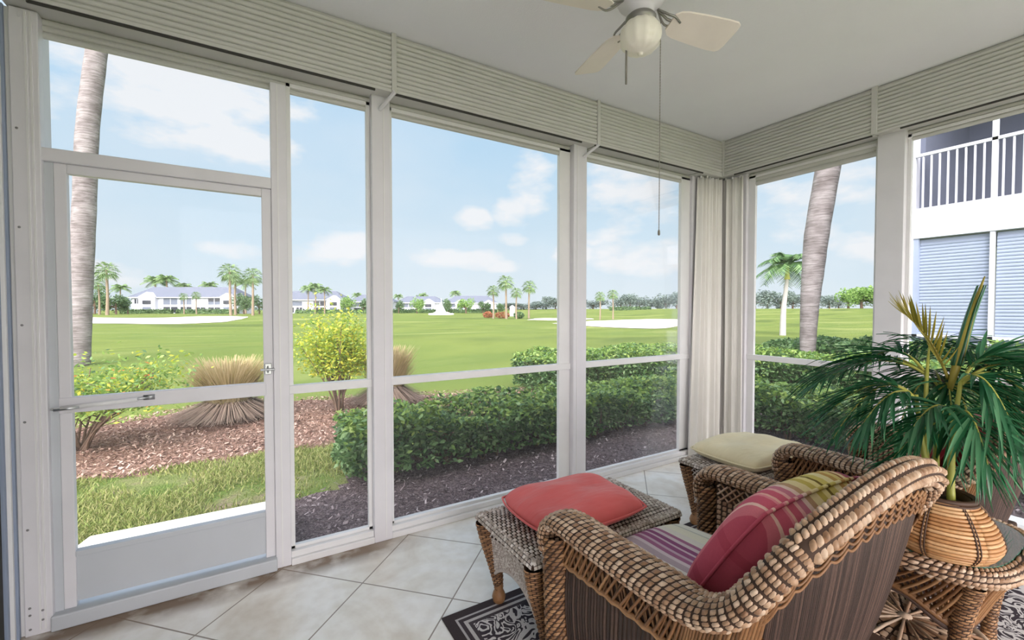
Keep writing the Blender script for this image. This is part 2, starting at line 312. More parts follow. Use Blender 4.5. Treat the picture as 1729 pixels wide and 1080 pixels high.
# ------------------------------------------------------------------ mesh builder
class MB:
    def __init__(s): s.v = []; s.f = []; s.k = 0; s.mi = []
    def add(s, v, f, m=0):
        v = np.asarray(v, float).reshape(-1, 3); s.v.append(v)
        for q in f: s.f.append(tuple(int(i)+s.k for i in q)); s.mi.append(m)
        s.k += len(v); return s
    def quads(s, v, m=0):
        """v: (N,4,3)"""
        n = len(v); return s.add(v.reshape(-1, 3), np.arange(4*n).reshape(n, 4), m)
    def box(s, x0, x1, y0, y1, z0, z1, m=0):
        v = [(x, y, z) for z in (z0, z1) for y in (y0, y1) for x in (x0, x1)]
        return s.add(v, [(0, 2, 3, 1), (4, 5, 7, 6), (0, 1, 5, 4), (2, 6, 7, 3), (0, 4, 6, 2), (1, 3, 7, 5)], m)
    def grid(s, P, m=0, cu=False, cv=False):
        """P: (nu,nv,3) surface"""
        nu, nv = P.shape[:2]; f = []
        for i in range(nu if cu else nu-1):
            for j in range(nv if cv else nv-1):
                a, b = (i+1) % nu, (j+1) % nv
                f.append((i*nv+j, a*nv+j, a*nv+b, i*nv+b))
        return s.add(P.reshape(-1, 3), f, m)
    def tube(s, pts, r, n=8, m=0, caps=True):
        pts = np.asarray(pts, float); k = len(pts); r = np.broadcast_to(np.asarray(r, float), (k,))
        T = np.gradient(pts, axis=0); T /= np.linalg.norm(T, axis=1)[:, None]+1e-12
        ref = np.array([0, 0, 1.]) if abs(T[0][2]) < .9 else np.array([1., 0, 0])
        rings = []
        for i in range(k):
            a = np.cross(T[i], ref); a /= np.linalg.norm(a)+1e-12; b = np.cross(a, T[i]); ref = b
            th = np.linspace(0, 2*math.pi, n, endpoint=False)
            rings.append(pts[i]+r[i]*(np.cos(th)[:, None]*a+np.sin(th)[:, None]*b))
        P = np.array(rings); base = s.k; s.grid(P, m, cv=True)
        if caps:
            s.f.append(tuple(base+i for i in range(n))); s.mi.append(m)
            s.f.append(tuple(base+(k-1)*n+i for i in range(n))[::-1]); s.mi.append(m)
        return s
    def lathe(s, prof, n=32, c=(0, 0, 0), m=0):
        prof = np.asarray(prof, float); th = np.linspace(0, 2*math.pi, n, endpoint=False)
        P = np.stack([np.outer(prof[:, 0], np.cos(th)), np.outer(prof[:, 0], np.sin(th)), np.outer(prof[:, 1], np.ones(n))], -1)+np.array(c)
        return s.grid(P, m, cv=True)
    def build(s, name, mats, parent=None, smooth=False, bevel=0):
        me = bpy.data.meshes.new(name)
        v = np.concatenate(s.v) if s.v else np.zeros((0, 3))
        me.from_pydata(v.tolist(), [], s.f); me.update()
        if not isinstance(mats, (list, tuple)): mats = [mats]
        for q in mats: me.materials.append(q)
        me.polygons.foreach_set('material_index', s.mi)
        if smooth: me.polygons.foreach_set('use_smooth', [True]*len(s.f))
        o = bpy.data.objects.new(name, me); C.objects.link(o)
        if parent: o.parent = parent
        if bevel:
            b = o.modifiers.new('bevel', 'BEVEL'); b.width = bevel; b.segments = 2; b.limit_method = 'ANGLE'
        return o
def tag(o, label=None, cat=None, group=None, kind=None):
    if label: o['label'] = label
    if cat: o['category'] = cat
    if group: o['group'] = group
    if kind: o['kind'] = kind
    return o
def empty(name, loc=(0, 0, 0), rz=0, label=None, cat=None, group=None, kind=None):
    o = bpy.data.objects.new(name, None); C.objects.link(o); o.location = loc; o.rotation_euler = (0, 0, rz); o.empty_display_size = .1
    return tag(o, label, cat, group, kind)
def copy_tree(o, parent=None):
    c = o.copy(); C.objects.link(c)
    if parent: c.parent = parent
    for ch in list(o.children): copy_tree(ch, c)
    return c
def struct(o, label=None): o['kind'] = 'structure'; o['category'] = 'structure'; 
def setst(o, label, cat):
    o['kind'] = 'structure'; o['label'] = label; o['category'] = cat; return o
def catmull(pts, n):
    p = np.asarray(pts, float); p = np.vstack([2*p[0]-p[1], p, 2*p[-1]-p[-2]]); k = len(p)-3
    t = np.linspace(0, k, n); i = np.minimum(t.astype(int), k-1); f = (t-i)[:, None]
    a, b, c, d = p[i], p[i+1], p[i+2], p[i+3]
    return .5*((2*b)+(-a+c)*f+(2*a-5*b+4*c-d)*f**2+(-a+3*b-3*c+d)*f**3)
def interp_fn(pts, n=160):
    """arc-length parametrised curve t in 0..1"""
    q = catmull(pts, n); L = np.concatenate([[0], np.cumsum(np.linalg.norm(np.diff(q[:, :3], axis=0), axis=1))]); L /= L[-1]
    return lambda t: np.stack([np.interp(t, L, q[:, k]) for k in range(q.shape[1])], -1)
def snorm(Sf, u, v, e=2e-3):
    du = Sf(u+e, v)-Sf(u-e, v); dv = Sf(u, v+e)-Sf(u, v-e); N = np.cross(du, dv)
    return N/(np.linalg.norm(N, axis=-1, keepdims=True)+1e-12)
def weave(mb, Sf, nu, nv, amp, u0=0, u1=1, v0=0, v1=1, shift=.0, fu=.92, fv=.86, ra=4, rb=4, m=0, sign=1, slant=0):
    """covers surface Sf(u,v) with rows of raised strand loops"""
    I, J = np.meshgrid(np.arange(nu), np.arange(nv), indexing='ij'); I = I.ravel().astype(float); J = J.ravel().astype(float)
    a = np.linspace(-.5, .5, ra); b = np.linspace(-.5, .5, rb); A, B = np.meshgrid(a, b, indexing='ij'); A = A.ravel(); B = B.ravel()
    U = (I[:, None]+.5+shift*(J[:, None] % 2)+A[None]*fu+slant*B[None])/nu; V = (J[:, None]+.5+B[None]*fv)/nv
    jit = 1+.12*(rng.random(len(I))-.5)[:, None]
    Hh = amp*jit*(np.cos(np.pi*A)**.6*np.cos(np.pi*B)**.6)[None] - amp*.15
    U = u0+U*(u1-u0); V = v0+V*(v1-v0)
    P = Sf(U.ravel(), V.ravel()); N = snorm(Sf, U.ravel(), V.ravel())*sign
    P = P+N*Hh.ravel()[:, None]
    nc = len(I); idx = np.arange(ra*rb).reshape(ra, rb)
    q = np.stack([idx[:-1, :-1], idx[1:, :-1], idx[1:, 1:], idx[:-1, 1:]], -1).reshape(-1, 4)
    F = (q[None]+(np.arange(nc)*ra*rb)[:, None, None]).reshape(-1, 4)
    mb.add(P, F, m)
def base_surf(mb, Sf, nu, nv, off=0, u0=0, u1=1, v0=0, v1=1, m=0):
    U, V = np.meshgrid(np.linspace(u0, u1, nu), np.linspace(v0, v1, nv), indexing='ij')
    P = Sf(U.ravel(), V.ravel()); N = snorm(Sf, U.ravel(), V.ravel())
    mb.grid((P+N*off).reshape(nu, nv, 3), m)
def lattice(mb, Sf, n, k, r, u0=0, u1=1, v0=0, v1=1, m=0, amp=.003, seg=7, nside=5):
    for d in (-1, 1):
        for i in range(-k, n+k):
            t = np.linspace(0, 1, seg); u = (i+.5+d*t*k - (d < 0)*0)/n
            ok = (u >= 0) & (u <= 1)
            if ok.sum() < 2: continue
            t = t[ok]; u = u[ok]
            P = Sf(u0+u*(u1-u0), v0+t*(v1-v0)); N = snorm(Sf, u0+u*(u1-u0), v0+t*(v1-v0))
            mb.tube(P+N*(amp*d), r, nside, m, caps=False)

# ------------------------------------------------------------------ room
D = 2.57; VY = 2.465; VX = 3.735; EX = 3.84; CEIL = 2.91; VB = 2.586
o = MB().box(-.95, 3.94, -3.0, 2.68, -.15, 0).build('floor', M['tile']); setst(o, 'diagonal beige travertine tiles with thin grey grout', 'floor')
o = MB().box(-.95, 4.3, -3.0, 3.0, CEIL, CEIL+.22).build('ceiling', M['ceil']); setst(o, 'smooth pale grey painted ceiling', 'ceiling')
def post(n, x0, x1, y0, y1, z0, z1, label, groove=None, screws=None):
    mb = MB().box(x0, x1, y0, y1, z0, z1)
    o = mb.build('trim_%d' % n, M['white'], bevel=.004); setst(o, label, 'trim')
    if groove:
        g = MB()
        for x in groove: g.box(x, x+.006, y0-.003, y0+.002, z0+.02, z1-.01)
        g.build('groove', M['frame'], o)
    if screws:
        g = MB()
        for sx_, sz in screws: g.lathe([(0, -.003), (.004, -.002), (.005, 0)], 8, (0, 0, 0)); g.v[-1] = g.v[-1][:, [0, 2, 1]]+np.array([sx_, y0-.001, sz])
        g.build('screw', M['screw'], o)
    return o
post(1, -.825, -.740, 2.56, 2.68, 0, VB, 'white corner post left of the door', [-.780, -.765], [(-.808, z) for z in (.03, .09, .12, .45, .9, 1.3, 1.7, 2.1)]+[(-.77, .06), (-.77, .1)])
post(2, .094, .167, D, 2.67, 0, 2.53, 'narrow white post between the door and first window', [.122])
post(3, .60, .705, D-.01, 2.68, 0, VB+.01, 'wide white post left of the middle window', [.664])
post(4, 2.07, 2.195, D-.01, 2.68, 0, VB+.01, 'white post between the two corner windows', [2.10])
MB().box(3.44, 3.94, VY+.01, 2.68, VB-.006, VB+.02).build('trim_18', M['slat'])['kind'] = 'structure'
post(5, 3.46, 3.94, D+.01, 2.68, 0, VB+.01, 'white corner post behind the curtains')
o = post(6, EX, 3.94, 2.30, 2.58, 0, VB+.01, 'white side post of the right wall corner')
post(7, EX-.01, 3.94, 1.19, 1.345, 0, VB+.01, 'white post between the two right windows', None)
post(8, EX, 3.94, -3.0, -.6, 0, VB+.01, 'white post at the near end of the right wall', None)
# sills
def sill(n, x0, x1, y0, y1, label):
    o = MB().box(x0, x1, y0, y1, 0, .035).build('trim_%d' % n, M['frame'], bevel=.003); setst(o, label, 'trim')
    ax = (x1-x0) > (y1-y0)
    if ax: MB().box(x0, x1, y0+.018, y1, .035, .068).build('track', M['frame'], o, bevel=.003)
    else: MB().box(x0+.018, x1, y0, y1, .035, .068).build('track', M['frame'], o, bevel=.003)
    return o
sill(9, .167, .60, D-.01, 2.66, 'white floor track under the first window')
sill(10, .705, 2.07, D-.01, 2.66, 'white floor track under the middle window')
sill(11, 2.195, 3.46, D-.01, 2.66, 'white floor track under the corner window')
sill(12, EX-.01, 3.93, 1.345, 2.30, 'white floor track under the right corner window')
sill(13, EX-.01, 3.93, -.6, 1.19, 'white floor track under the right far window')
# windows
def window(n, a0, a1, z1, label, axis='X', bar=.935, w0=.022, w1=.022):
    """frame in the plane Y=2.6 (axis X) or X=3.87 (axis Y)"""
    c = 2.605 if axis == 'X' else 3.875; th = .03
    def bx(mb, p0, p1, z0, z1, c0=c, c1=c+th):
        return mb.box(p0, p1, c0, c1, z0, z1) if axis == 'X' else mb.box(c0, c1, p0, p1, z0, z1)
    mb = MB(); bx(mb, a0, a0+w0, .068, z1); bx(mb, a1-w1, a1, .068, z1); bx(mb, a0, a1, .068, .085); bx(mb, a0, a1, z1-.02, z1)
    o = mb.build('window_%d' % n, M['frame'], bevel=.002); setst(o, label, 'window')
    bx(MB(), a0, a1, bar-.024, bar+.022, c-.012, c+th+.004).build('crossbar', M['frame'], o, bevel=.003)
    bx(MB(), a0+w0, a1-w1, .085, z1-.02, c+.014, c+.017).build('pane', M['pane'], o)
    return o
window(1, .167, .60, 2.56, 'narrow window beside the door with a low crossbar')
window(2, .705, 2.07, 2.56, 'wide middle window with a low crossbar', w1=.10)
window(3, 2.195, 3.46, 2.56, 'window left of the corner curtain', w1=.12)
window(4, 1.345, 2.30, 2.56, 'window right of the corner curtain', 'Y', w1=.06)
window(5, -.6, 1.19, 2.56, 'right window facing the neighbouring building', 'Y')
# door
dr = empty('door_1', (0, 0, 0)); setst(dr, 'white framed door with a clear panel and shade toned kick plate', 'door')
y0, y1 = 2.585, 2.62
MB().box(-.745, .094, 2.565, 2.655, 1.985, 2.04).build('door_header', M['white'], dr, bevel=.004)
MB().box(-.745, -.712, y0, 2.66, 0.05, 1.985).build('side_jamb', M['panel_shade'], dr, bevel=.003)
MB().box(-.712, -.672, y0, y1, .065, 1.985).build('stile', M['white'], dr, bevel=.003)
MB().box(.05, .094, y0, y1, .065, 1.985).build('stile', M['white'], dr, bevel=.003)
MB().box(-.672, .05, y0, y1, 1.945, 1.985).build('top_rail', M['white'], dr, bevel=.003)
MB().box(-.712, .06, y0-.008, y1, .918, .985).build('middle_rail', M['white'], dr, bevel=.004)
MB().box(-.672, .05, y0+.01, y1-.01, .085, .295).build('kick_plate', M['panel_shade'], dr)
MB().box(-.672, .05, y0-.004, y1, .285, .31).build('kick_rail', M['panel_shade'], dr, bevel=.003)
MB().box(-.745, .10, 2.545, 2.66, 0, .065).build('threshold', M['panel_shade'], dr, bevel=.006)
MB().box(-.672, .05, 2.60, 2.603, .31, 1.945).build('pane', M['pane'], dr)
MB().box(-.745, .094, 2.60, 2.603, 2.04, 2.56).build('pane', M['pane'], dr)
mb = MB(); mb.tube([(-.70, 2.555, .945), (-.45, 2.56, .957)], .010, 10); mb.tube([(-.73, 2.56, .943), (-.70, 2.555, .945)], .005, 8); cl = mb.build('door_closer', M['frame'], dr, smooth=True)
mb = MB(); mb.tube([(-.72, 2.552, .94), (-.64, 2.55, .946)], .006, 8); mb.tube([(-.47, 2.556, .957), (-.40, 2.572, .962)], .006, 8); mb.box(-.43, -.39, 2.565, 2.58, .95, .972); mb.build('closer_rod', M['metal'], dr, smooth=True)
mb = MB(); mb.box(.055, .085, 2.565, 2.59, 1.03, 1.085); mb.tube([(.035, 2.556, 1.055), (.10, 2.556, 1.055)], .006, 8); mb.tube([(.068, 2.57, 1.075), (.068, 2.555, 1.04)], .005, 8); mb.build('latch', M['metal'], dr, bevel=.002)
# sliding door frame along the left wall
o = MB().box(-1.0, -.90, -3.0, 2.62, 0, CEIL).build('wall_left', M['white']); setst(o, 'plain white wall at the far left edge', 'wall')
d2 = empty('door_2', (0, 0, 0)); setst(d2, 'stacked frames of a sliding door at the left edge', 'door')
for i, (xa, xb, ya, yb, mm) in enumerate([(-.90, -.868, 1.9, 2.52, 'dark'), (-.90, -.858, 2.52, 2.54, 'bshut'), (-.90, -.846, 2.54, 2.555, 'frame'), (-.90, -.838, 2.555, 2.57, 'bshut'), (-.90, -.825, 2.575, 2.66, 'frame')]):
    MB().box(xa, xb, ya, yb, 0, VB).build('frame_rail', M[mm], d2, bevel=.002)

# roller shutters: ribbed housings under the ceiling, with the slat curtain just showing below
def ribs(mb, a0, a1, z0, z1, c, n, amp, axis, sgn, m=0):
    k = n*8+1; t = np.linspace(0, 1, k); z = z1-(z1-z0)*t; off = amp*np.abs(np.sin(np.pi*t*n))**.6
    P = np.zeros((k, 2, 3))
    for j, a in enumerate((a0, a1)):
        if axis == 'X': P[:, j] = np.stack([np.full(k, a), c-sgn*off, z], -1)
        else: P[:, j] = np.stack([c-sgn*off, np.full(k, a), z], -1)
    mb.grid(P, m)
def shutter(a0, a1, axis, label, slat0, slat1, zb=2.508, n=11):
    cf = VY if axis == 'X' else VX
    r = empty('roller_shutter', ((a0+a1)/2, cf, VB) if axis == 'X' else (cf, (a0+a1)/2, VB), 0, label, 'roller shutter')
    def bx(mb, p0, p1, c0, c1, z0, z1): return mb.box(p0, p1, c0, c1, z0, z1) if axis == 'X' else mb.box(c0, c1, p0, p1, z0, z1)
    def bd(mb, name, mat, **k):
        ox = np.array(r.location); mb.v = [v-ox for v in mb.v]; return mb.build(name, mat, r, **k)
    mb = MB(); bx(mb, a0+.006, a1-.006, cf+.016, cf+.215, VB+.004, CEIL-.003); bd(mb, 'housing', M['slat'])
    mb = MB(); ribs(mb, a0+.006, a1-.006, VB+.012, CEIL-.012, cf+.014, n, .013, axis, 1); bd(mb, 'ribbed_cover', M['slat'], smooth=False)
    mb = MB(); bx(mb, a0+.006, a1-.006, cf, cf+.03, VB-.004, VB+.012); bd(mb, 'bottom_lip', M['slat'])
    mb = MB(); bx(mb, slat0, slat1, cf+.004, cf+.014, VB-.014, VB-.004); bd(mb, 'gasket', M['dark'])
    mb = MB(); ribs(mb, slat0, slat1, zb, VB+.002, cf+.15, 3, .01, axis, 1); bx(mb, slat0, slat1, cf+.151, cf+.158, zb, VB+.002); bd(mb, 'slat_curtain', M['slat'])
    return r
shutter(-.84, .703, 'X', 'ribbed white roller shutter box above the door and narrow window', -.745, .60)
shutter(.703, 2.224, 'X', 'ribbed white roller shutter box above the wide middle window', .705, 2.07)
shutter(2.224, VX, 'X', 'ribbed white roller shutter box left of the room corner', 2.195, 3.46)
shutter(1.335, VY, 'Y', 'ribbed white roller shutter box right of the room corner', 1.345, 2.36, 2.47, 11)
shutter(-.6, 1.335, 'Y', 'ribbed white roller shutter box at the upper right edge', -.6, 1.19, 2.515)
for k, (ax, p) in enumerate((('X', .703), ('X', 2.224), ('Y', 1.335), ('C', 0))):
    mb = MB()
    if ax == 'X': mb.box(p-.014, p+.014, VY-.006, VY+.02, VB, CEIL)
    elif ax == 'Y': mb.box(VX-.006, VX+.02, p-.02, p+.014, VB, CEIL)
    else: mb.box(VX-.012, VX+.01, VY-.012, VY+.01, VB, CEIL)
    setst(mb.build('trim_%d' % (14+k), M['slat'], bevel=.002), ['thin divider above the wide post', 'thin divider above the second wide post', 'thin divider on the right wall shutters', 'thin corner strip where the shutter boxes meet'][k], 'trim')
for x, lb in ((.675, 'small white brace atop the wide post by the narrow window'), (2.19, 'small white brace atop the post near the corner')):
    mb = MB(); mb.tube([(x-.03, D-.012, VB-.075), (x+.03, VY-.01, VB-.004)], .011, 8)
    tag(mb.build('brace', M['white']), lb, 'brace')

# ------------------------------------------------------------------ curtains
def curtain(pa, pb, ta, tb, z0, z1, folds, amp, label):
    """from bottom ends pa,pb to top ends ta,tb"""
    pa, pb, ta, tb = map(np.array, (pa, pb, ta, tb)); nu, nv = folds*10+1, 14
    u = np.linspace(0, 1, nu); v = np.linspace(0, 1, nv); P = np.zeros((nu, nv, 3))
    nrm = np.array([-(pb-pa)[1], (pb-pa)[0]]); nrm = nrm/np.linalg.norm(nrm)
    for j, b in enumerate(v):
        A = pa+(ta-pa)*b; B = pb+(tb-pb)*b
        wv = amp*(np.sin(2*np.pi*folds*u+.8*np.sin(5*u))*(1-.35*b)+.3*np.sin(2*np.pi*folds*2.3*u+b*2))
        xy = A+(B-A)*u[:, None]+nrm*wv[:, None]; P[:, j, :2] = xy; P[:, j, 2] = z0+(z1-z0)*b
    r = empty('curtain', (float(pa[0]), float(pa[1]), z0), 0, label, 'curtain')
    mb = MB(); mb.grid(P-np.array([pa[0], pa[1], z0])); o = mb.build('cloth', M['curtain'], r, smooth=True)
    sm = o.modifiers.new('s', 'SOLIDIFY'); sm.thickness = .002
    top = P[:, -1]-np.array([pa[0], pa[1], z0])
    for k in range(folds):
        q = top[min(nu-1, k*10+5)]; mb = MB(); mb.box(q[0]-.006, q[0]+.006, q[1]-.006, q[1]+.006, q[2]-.01, q[2]+.012); mb.build('carrier', M['frame'], r)
curtain((3.40, 2.535), (3.755, 2.50), (3.49, 2.54), (3.755, 2.50), .015, 2.565, 5, .030, 'white hanging curtain in soft folds on the left of the corner')
curtain((3.79, 2.50), (3.805, 2.29), (3.79, 2.50), (3.805, 2.31), .015, 2.565, 3, .014, 'white hanging curtain on the right of the corner')

# ------------------------------------------------------------------ ceiling fan
fan = empty('ceiling_fan', (1.40, 1.30, 2.55), 0, 'small white ceiling fan with a frosted globe and two pull chains', 'ceiling fan')
mb = MB(); mb.lathe([(0, .36), (.065, .36), (.07, .33), (.05, .28), (.02, .27), (.014, .26), (.014, .2)], 28); mb.build('canopy', M['white'], fan, smooth=True)
mb = MB(); mb.lathe([(.014, .21), (.06, .20), (.10, .17), (.105, .11), (.09, .08), (.055, .06), (.05, .03), (.048, .005)], 32); mb.build('motor_housing', M['white'], fan, smooth=True)
mb = MB(); mb.lathe([(.052, .03), (.062, .02), (.062, .0), (.05, -.005)], 32); mb.build('lamp_fitter', M['steel'], fan, smooth=True)
prof = [(.056, .0), (.075, -.02), (.083, -.05), (.080, -.08), (.062, -.105), (.035, -.118), (.012, -.122), (.008, -.13), (0, -.132)]
mb = MB(); th = np.linspace(0, 2*math.pi, 48, endpoint=False)
pr = catmull(prof, 26); Pq = np.stack([np.outer(pr[:, 0], np.cos(th)*(1+.03*np.cos(12*th))), np.outer(pr[:, 0], np.sin(th)*(1+.03*np.cos(12*th))), np.outer(pr[:, 1], np.ones(48))], -1)
mb.grid(Pq, cv=True); mb.build('lamp_globe', M['frosted'], fan, smooth=True)
for k in range(4):
    a = R(-12+90*k); cs, sn = math.cos(a), math.sin(a)
    def rotp(p): p = np.asarray(p, float); return np.stack([p[..., 0]*cs-p[..., 1]*sn, p[..., 0]*sn+p[..., 1]*cs, p[..., 2]], -1)
    xs = np.array([.15, .17, .20, .30, .40, .45, .468, .475]); w = np.array([.035, .052, .060, .068, .073, .072, .062, .040])
    top = np.stack([np.stack([xs, -w, .045+.012*w/.07], -1), np.stack([xs, w, .045-.028*w/.07], -1)], 1)
    P6 = np.concatenate([top, (top-np.array([0, 0, .007]))[:, ::-1]], 1)
    mb = MB(); mb.grid(rotp(P6), cv=True); mb.add(rotp(P6[0]), [(0, 1, 2, 3)]); mb.add(rotp(P6[-1]), [(3, 2, 1, 0)])
    bl = mb.build('blade', M['fanwhite'], fan)
    mb = MB()
    for s_ in (-1, 1): mb.tube(rotp(catmull([(.085, 0, .075), (.12, .022*s_, .05), (.15, .03*s_, .04), (.19, .012*s_, .036)], 10)), .005, 6)
    mb.tube(rotp([(.085, 0, .075), (.13, 0, .045), (.2, 0, .037)]), .006, 6)
    mb.build('blade_arm', M['steel'], bl, smooth=True)
def chain(px, py, z0, z1, rod):
    mb = MB(); n = int((z1-z0)/.012)
    mb.tube([(px, py, z0), (px, py, z1)], .0016, 6)
    for i in range(n): z = z0+i*.012; mb.lathe([(0, -.0028), (.0028, 0), (0, .0028)], 6, (px, py, z))
    ch = mb.build('pull_chain', M['chain'], fan)
    if rod: mb = MB(); mb.lathe([(0, -.012), (.005, -.008), (.005, .006), (.002, .014)], 10, (px, py, z0-.01)); mb.build('chain_knob', M['chain'], ch, smooth=True)
    else: mb = MB(); mb.tube([(px, py, z0-.01), (px, py, z1-.03)], .0045, 8); mb.build('chain_rod', M['chain'], ch, smooth=True)
chain(.045, -.065, 1.69-2.55, .0, True)
chain(-.045, .035, -.235, .0, False)

# ------------------------------------------------------------------ armchair
def mirror(l): return l+[(-p[0],)+tuple(p[1:]) for p in l[:-1][::-1]]
def make_armchair(label):
    r = empty('wicker_armchair', (0, 0, 0), 0, label, 'armchair')
    TOP = mirror([(-.43, .455, .595), (-.43, .25, .605), (-.43, 0, .607), (-.435, -.09, .618), (-.440, -.18, .675), (-.41, -.25, .785), (-.335, -.28, .855), (-.22, -.298, .895), (-.10, -.305, .915), (0, -.307, .923)])
    BOT = mirror([(-.42, .455, .10), (-.41, .25, .10), (-.39, .05, .10), (-.375, -.01, .10), (-.35, -.05, .10), (-.30, -.085, .10), (-.23, -.108, .10), (-.15, -.12, .10), (-.07, -.126, .10), (0, -.128, .10)])
    ft = catmull(TOP, 200); fb = catmull(BOT, 200); tt = np.linspace(0, 1, 200)
    def mk(inset, belly=.02):
        def Sf(u, v):
            u = np.clip(u, 0, 1)
            a = np.stack([np.interp(u, tt, ft[:, k]) for k in range(3)], -1); b = np.stack([np.interp(u, tt, fb[:, k]) for k in range(3)], -1)
            p = a+(b-a)*v[:, None]
            c = np.stack([p[:, 0], p[:, 1]-.1], -1); c = c/(np.linalg.norm(c, axis=1)[:, None]+1e-9)
            p = p.copy(); s_ = (belly*np.sin(np.pi*np.clip(v, 0, 1))-inset)[:, None]; p[:, :2] += c*s_; return p
        return Sf
    So = mk(0); Si = mk(.045, 0)
    mb = MB(); base_surf(mb, So, 90, 8, 0); base_surf(mb, Si, 90, 6, 0, v0=0, v1=.8); mb.build('body_frame', M['wick_base'], r, smooth=True)
    mb = MB(); weave(mb, So, 76, 1, .007, u0=0, u1=.27, v0=.24, v1=1.01, fu=.78, fv=1.0, ra=4, rb=12, sign=-1); weave(mb, So, 76, 1, .007, u0=.73, u1=1, v0=.24, v1=1.01, fu=.78, fv=1.0, ra=4, rb=12, sign=-1); weave(mb, So, 130, 1, .006, u0=.27, u1=.73, v0=.06, v1=1.01, fu=.78, fv=1.0, ra=4, rb=14, sign=-1); mb.build('woven_skirt', M['wick_dark'], r, smooth=True)
    Sl = mk(-.006)
    for a_, b_ in ((0, .27), (.73, 1)):
        mb = MB(); lattice(mb, Sl, 42, 2, .0048, u0=a_, u1=b_, v0=.02, v1=.23, amp=.004); lattice(mb, Sl, 30, 0+1, .003, u0=a_, u1=b_, v0=.02, v1=.23, amp=.002)
        for v in (.235, .25): u = np.linspace(a_, b_, 90); P = Sl(u, np.full(90, v)+.006*np.sin(u*500)); mb.tube(P, .006, 6)
        mb.build('lattice_band', M['wick_mid'], r, smooth=True)
    mb = MB(); weave(mb, Si, 130, 9, .005, v0=.14, v1=.55, fu=.8, fv=.9, sign=1); lattice(mb, mk(.05, 0), 90, 2, .0045, v0=.0, v1=.14)
    mb.build('inner_weave', M['wick_hi'], r, smooth=True)
    # swept band: armrests and back rim
    PATH = mirror([(-.435, .515, .50, .060, .022, 1.0), (-.435, .518, .56, .066, .024, 1.0), (-.435, .485, .612, .072, .026, 1.0), (-.438, .42, .63, .076, .027, 1.0), (-.44, .25, .63, .077, .027, 1.0), (-.44, .02, .630, .077, .027, 1.0), (-.447, -.09, .638, .064, .027, .95), (-.456, -.18, .690, .044, .029, .6),
                   (-.442, -.238, .770, .034, .030, .2), (-.388, -.280, .848, .032, .030, .1), (-.28, -.304, .900, .032, .030, 0), (-.14, -.318, .935, .032, .030, 0), (0, -.322, .946, .032, .030, 0)])
    pf = interp_fn(PATH, 300)
    def band(u, v):
        q = pf(np.clip(u, 0, 1)); e = 3e-3; T = pf(np.clip(u+e, 0, 1))[:, :3]-pf(np.clip(u-e, 0, 1))[:, :3]; T /= np.linalg.norm(T, axis=1)[:, None]+1e-9
        out = np.stack([np.sign(q[:, 0]+1e-9), 0*u, 0*u], -1)
        rad = np.stack([q[:, 0]*.9, q[:, 1]-.05, 0*u], -1); rad /= np.linalg.norm(rad, axis=1)[:, None]+1e-9; rad[:, 2] = -.95
        ac = out*q[:, 5:6]+rad*(1-q[:, 5:6]); ac -= T*(ac*T).sum(1)[:, None]; ac /= np.linalg.norm(ac, axis=1)[:, None]+1e-9
        N = np.cross(T, ac); N *= np.where(N[:, 2:3] < 0, -1, 1)
        # on the vertical front end the band faces forward
        fr = (q[:, 1] > .5) & (q[:, 2] < .6); N[fr] *= np.where(N[fr][:, 1:2] < 0, -1, 1)
        th = 2*math.pi*v
        return q[:, :3]+ac*(np.cos(th)*q[:, 3])[:, None]+N*(np.sin(th)*q[:, 4])[:, None]
    def bandN(mb, nu, nv, amp, u0, u1, **k):
        # orient outward by using the band centre
        sub = MB(); weave(sub, band, nu, nv, amp, u0=u0, u1=u1, sign=1, **k); mb.add(sub.v[0], sub.f)
    t_arm = .36
    # sign of the normals flips between halves: test at one point
    def nsign(u):
        u = np.array([u]); v = np.array([.25]); n = snorm(band, u, v)[0]; c = band(u, v)[0]-pf(u)[0, :3]; return 1 if n@c > 0 else -1
    for a, b in ((0.0, t_arm), (1-t_arm, 1.0)):
        mb = MB(); base_surf(mb, band, 60, 24, 0, u0=a, u1=b); ar = mb.build('armrest', M['wick_base'], r, smooth=True)
        mb = MB(); k = 0; n = 46
        weave(mb, band, n, 18, .0065, u0=a, u1=b, sign=nsign((a+b)/2), fu=.80, fv=.97, ra=5, rb=4); mb.build('woven_cover', M['wick_hi'], ar, smooth=True)
        mb = MB(); e = 0 if a == 0 else 1; th = np.linspace(0, 1, 16, endpoint=False); ring = band(np.full(16, float(e)), th); mb.add(np.vstack([ring, ring.mean(0)]), [(i, (i+1) % 16, 16) for i in range(16)])
        mb.build('end_cap', M['wick_mid'], ar)
    mb = MB(); base_surf(mb, band, 70, 24, 0, u0=t_arm, u1=.5); base_surf(mb, band, 70, 24, 0, u0=.5, u1=1-t_arm); rm = mb.build('back_rim', M['wick_base'], r, smooth=True)
    mb = MB()
    for a, b in ((t_arm, .5), (.5, 1-t_arm)):
        weave(mb, band, 24, 8, .011, u0=a, u1=b, sign=nsign((a+b)/2), shift=.5, slant=.7, fu=1.0, fv=.84, ra=6, rb=5)
    mb.build('braid', M['wick_hi'], rm, smooth=True)
    # scalloped strands below the rim on the outside of the back
    mb = MB(); Ss = mk(-.012)
    for k in range(4):
        u = np.linspace(.26, .74, 240); v = .045+.022*k+.020*np.abs(np.sin(u*110)); mb.tube(Ss(u, v), .0036, 6)
    mb.build('scalloped_strands', M['wick_mid'], r, smooth=True)
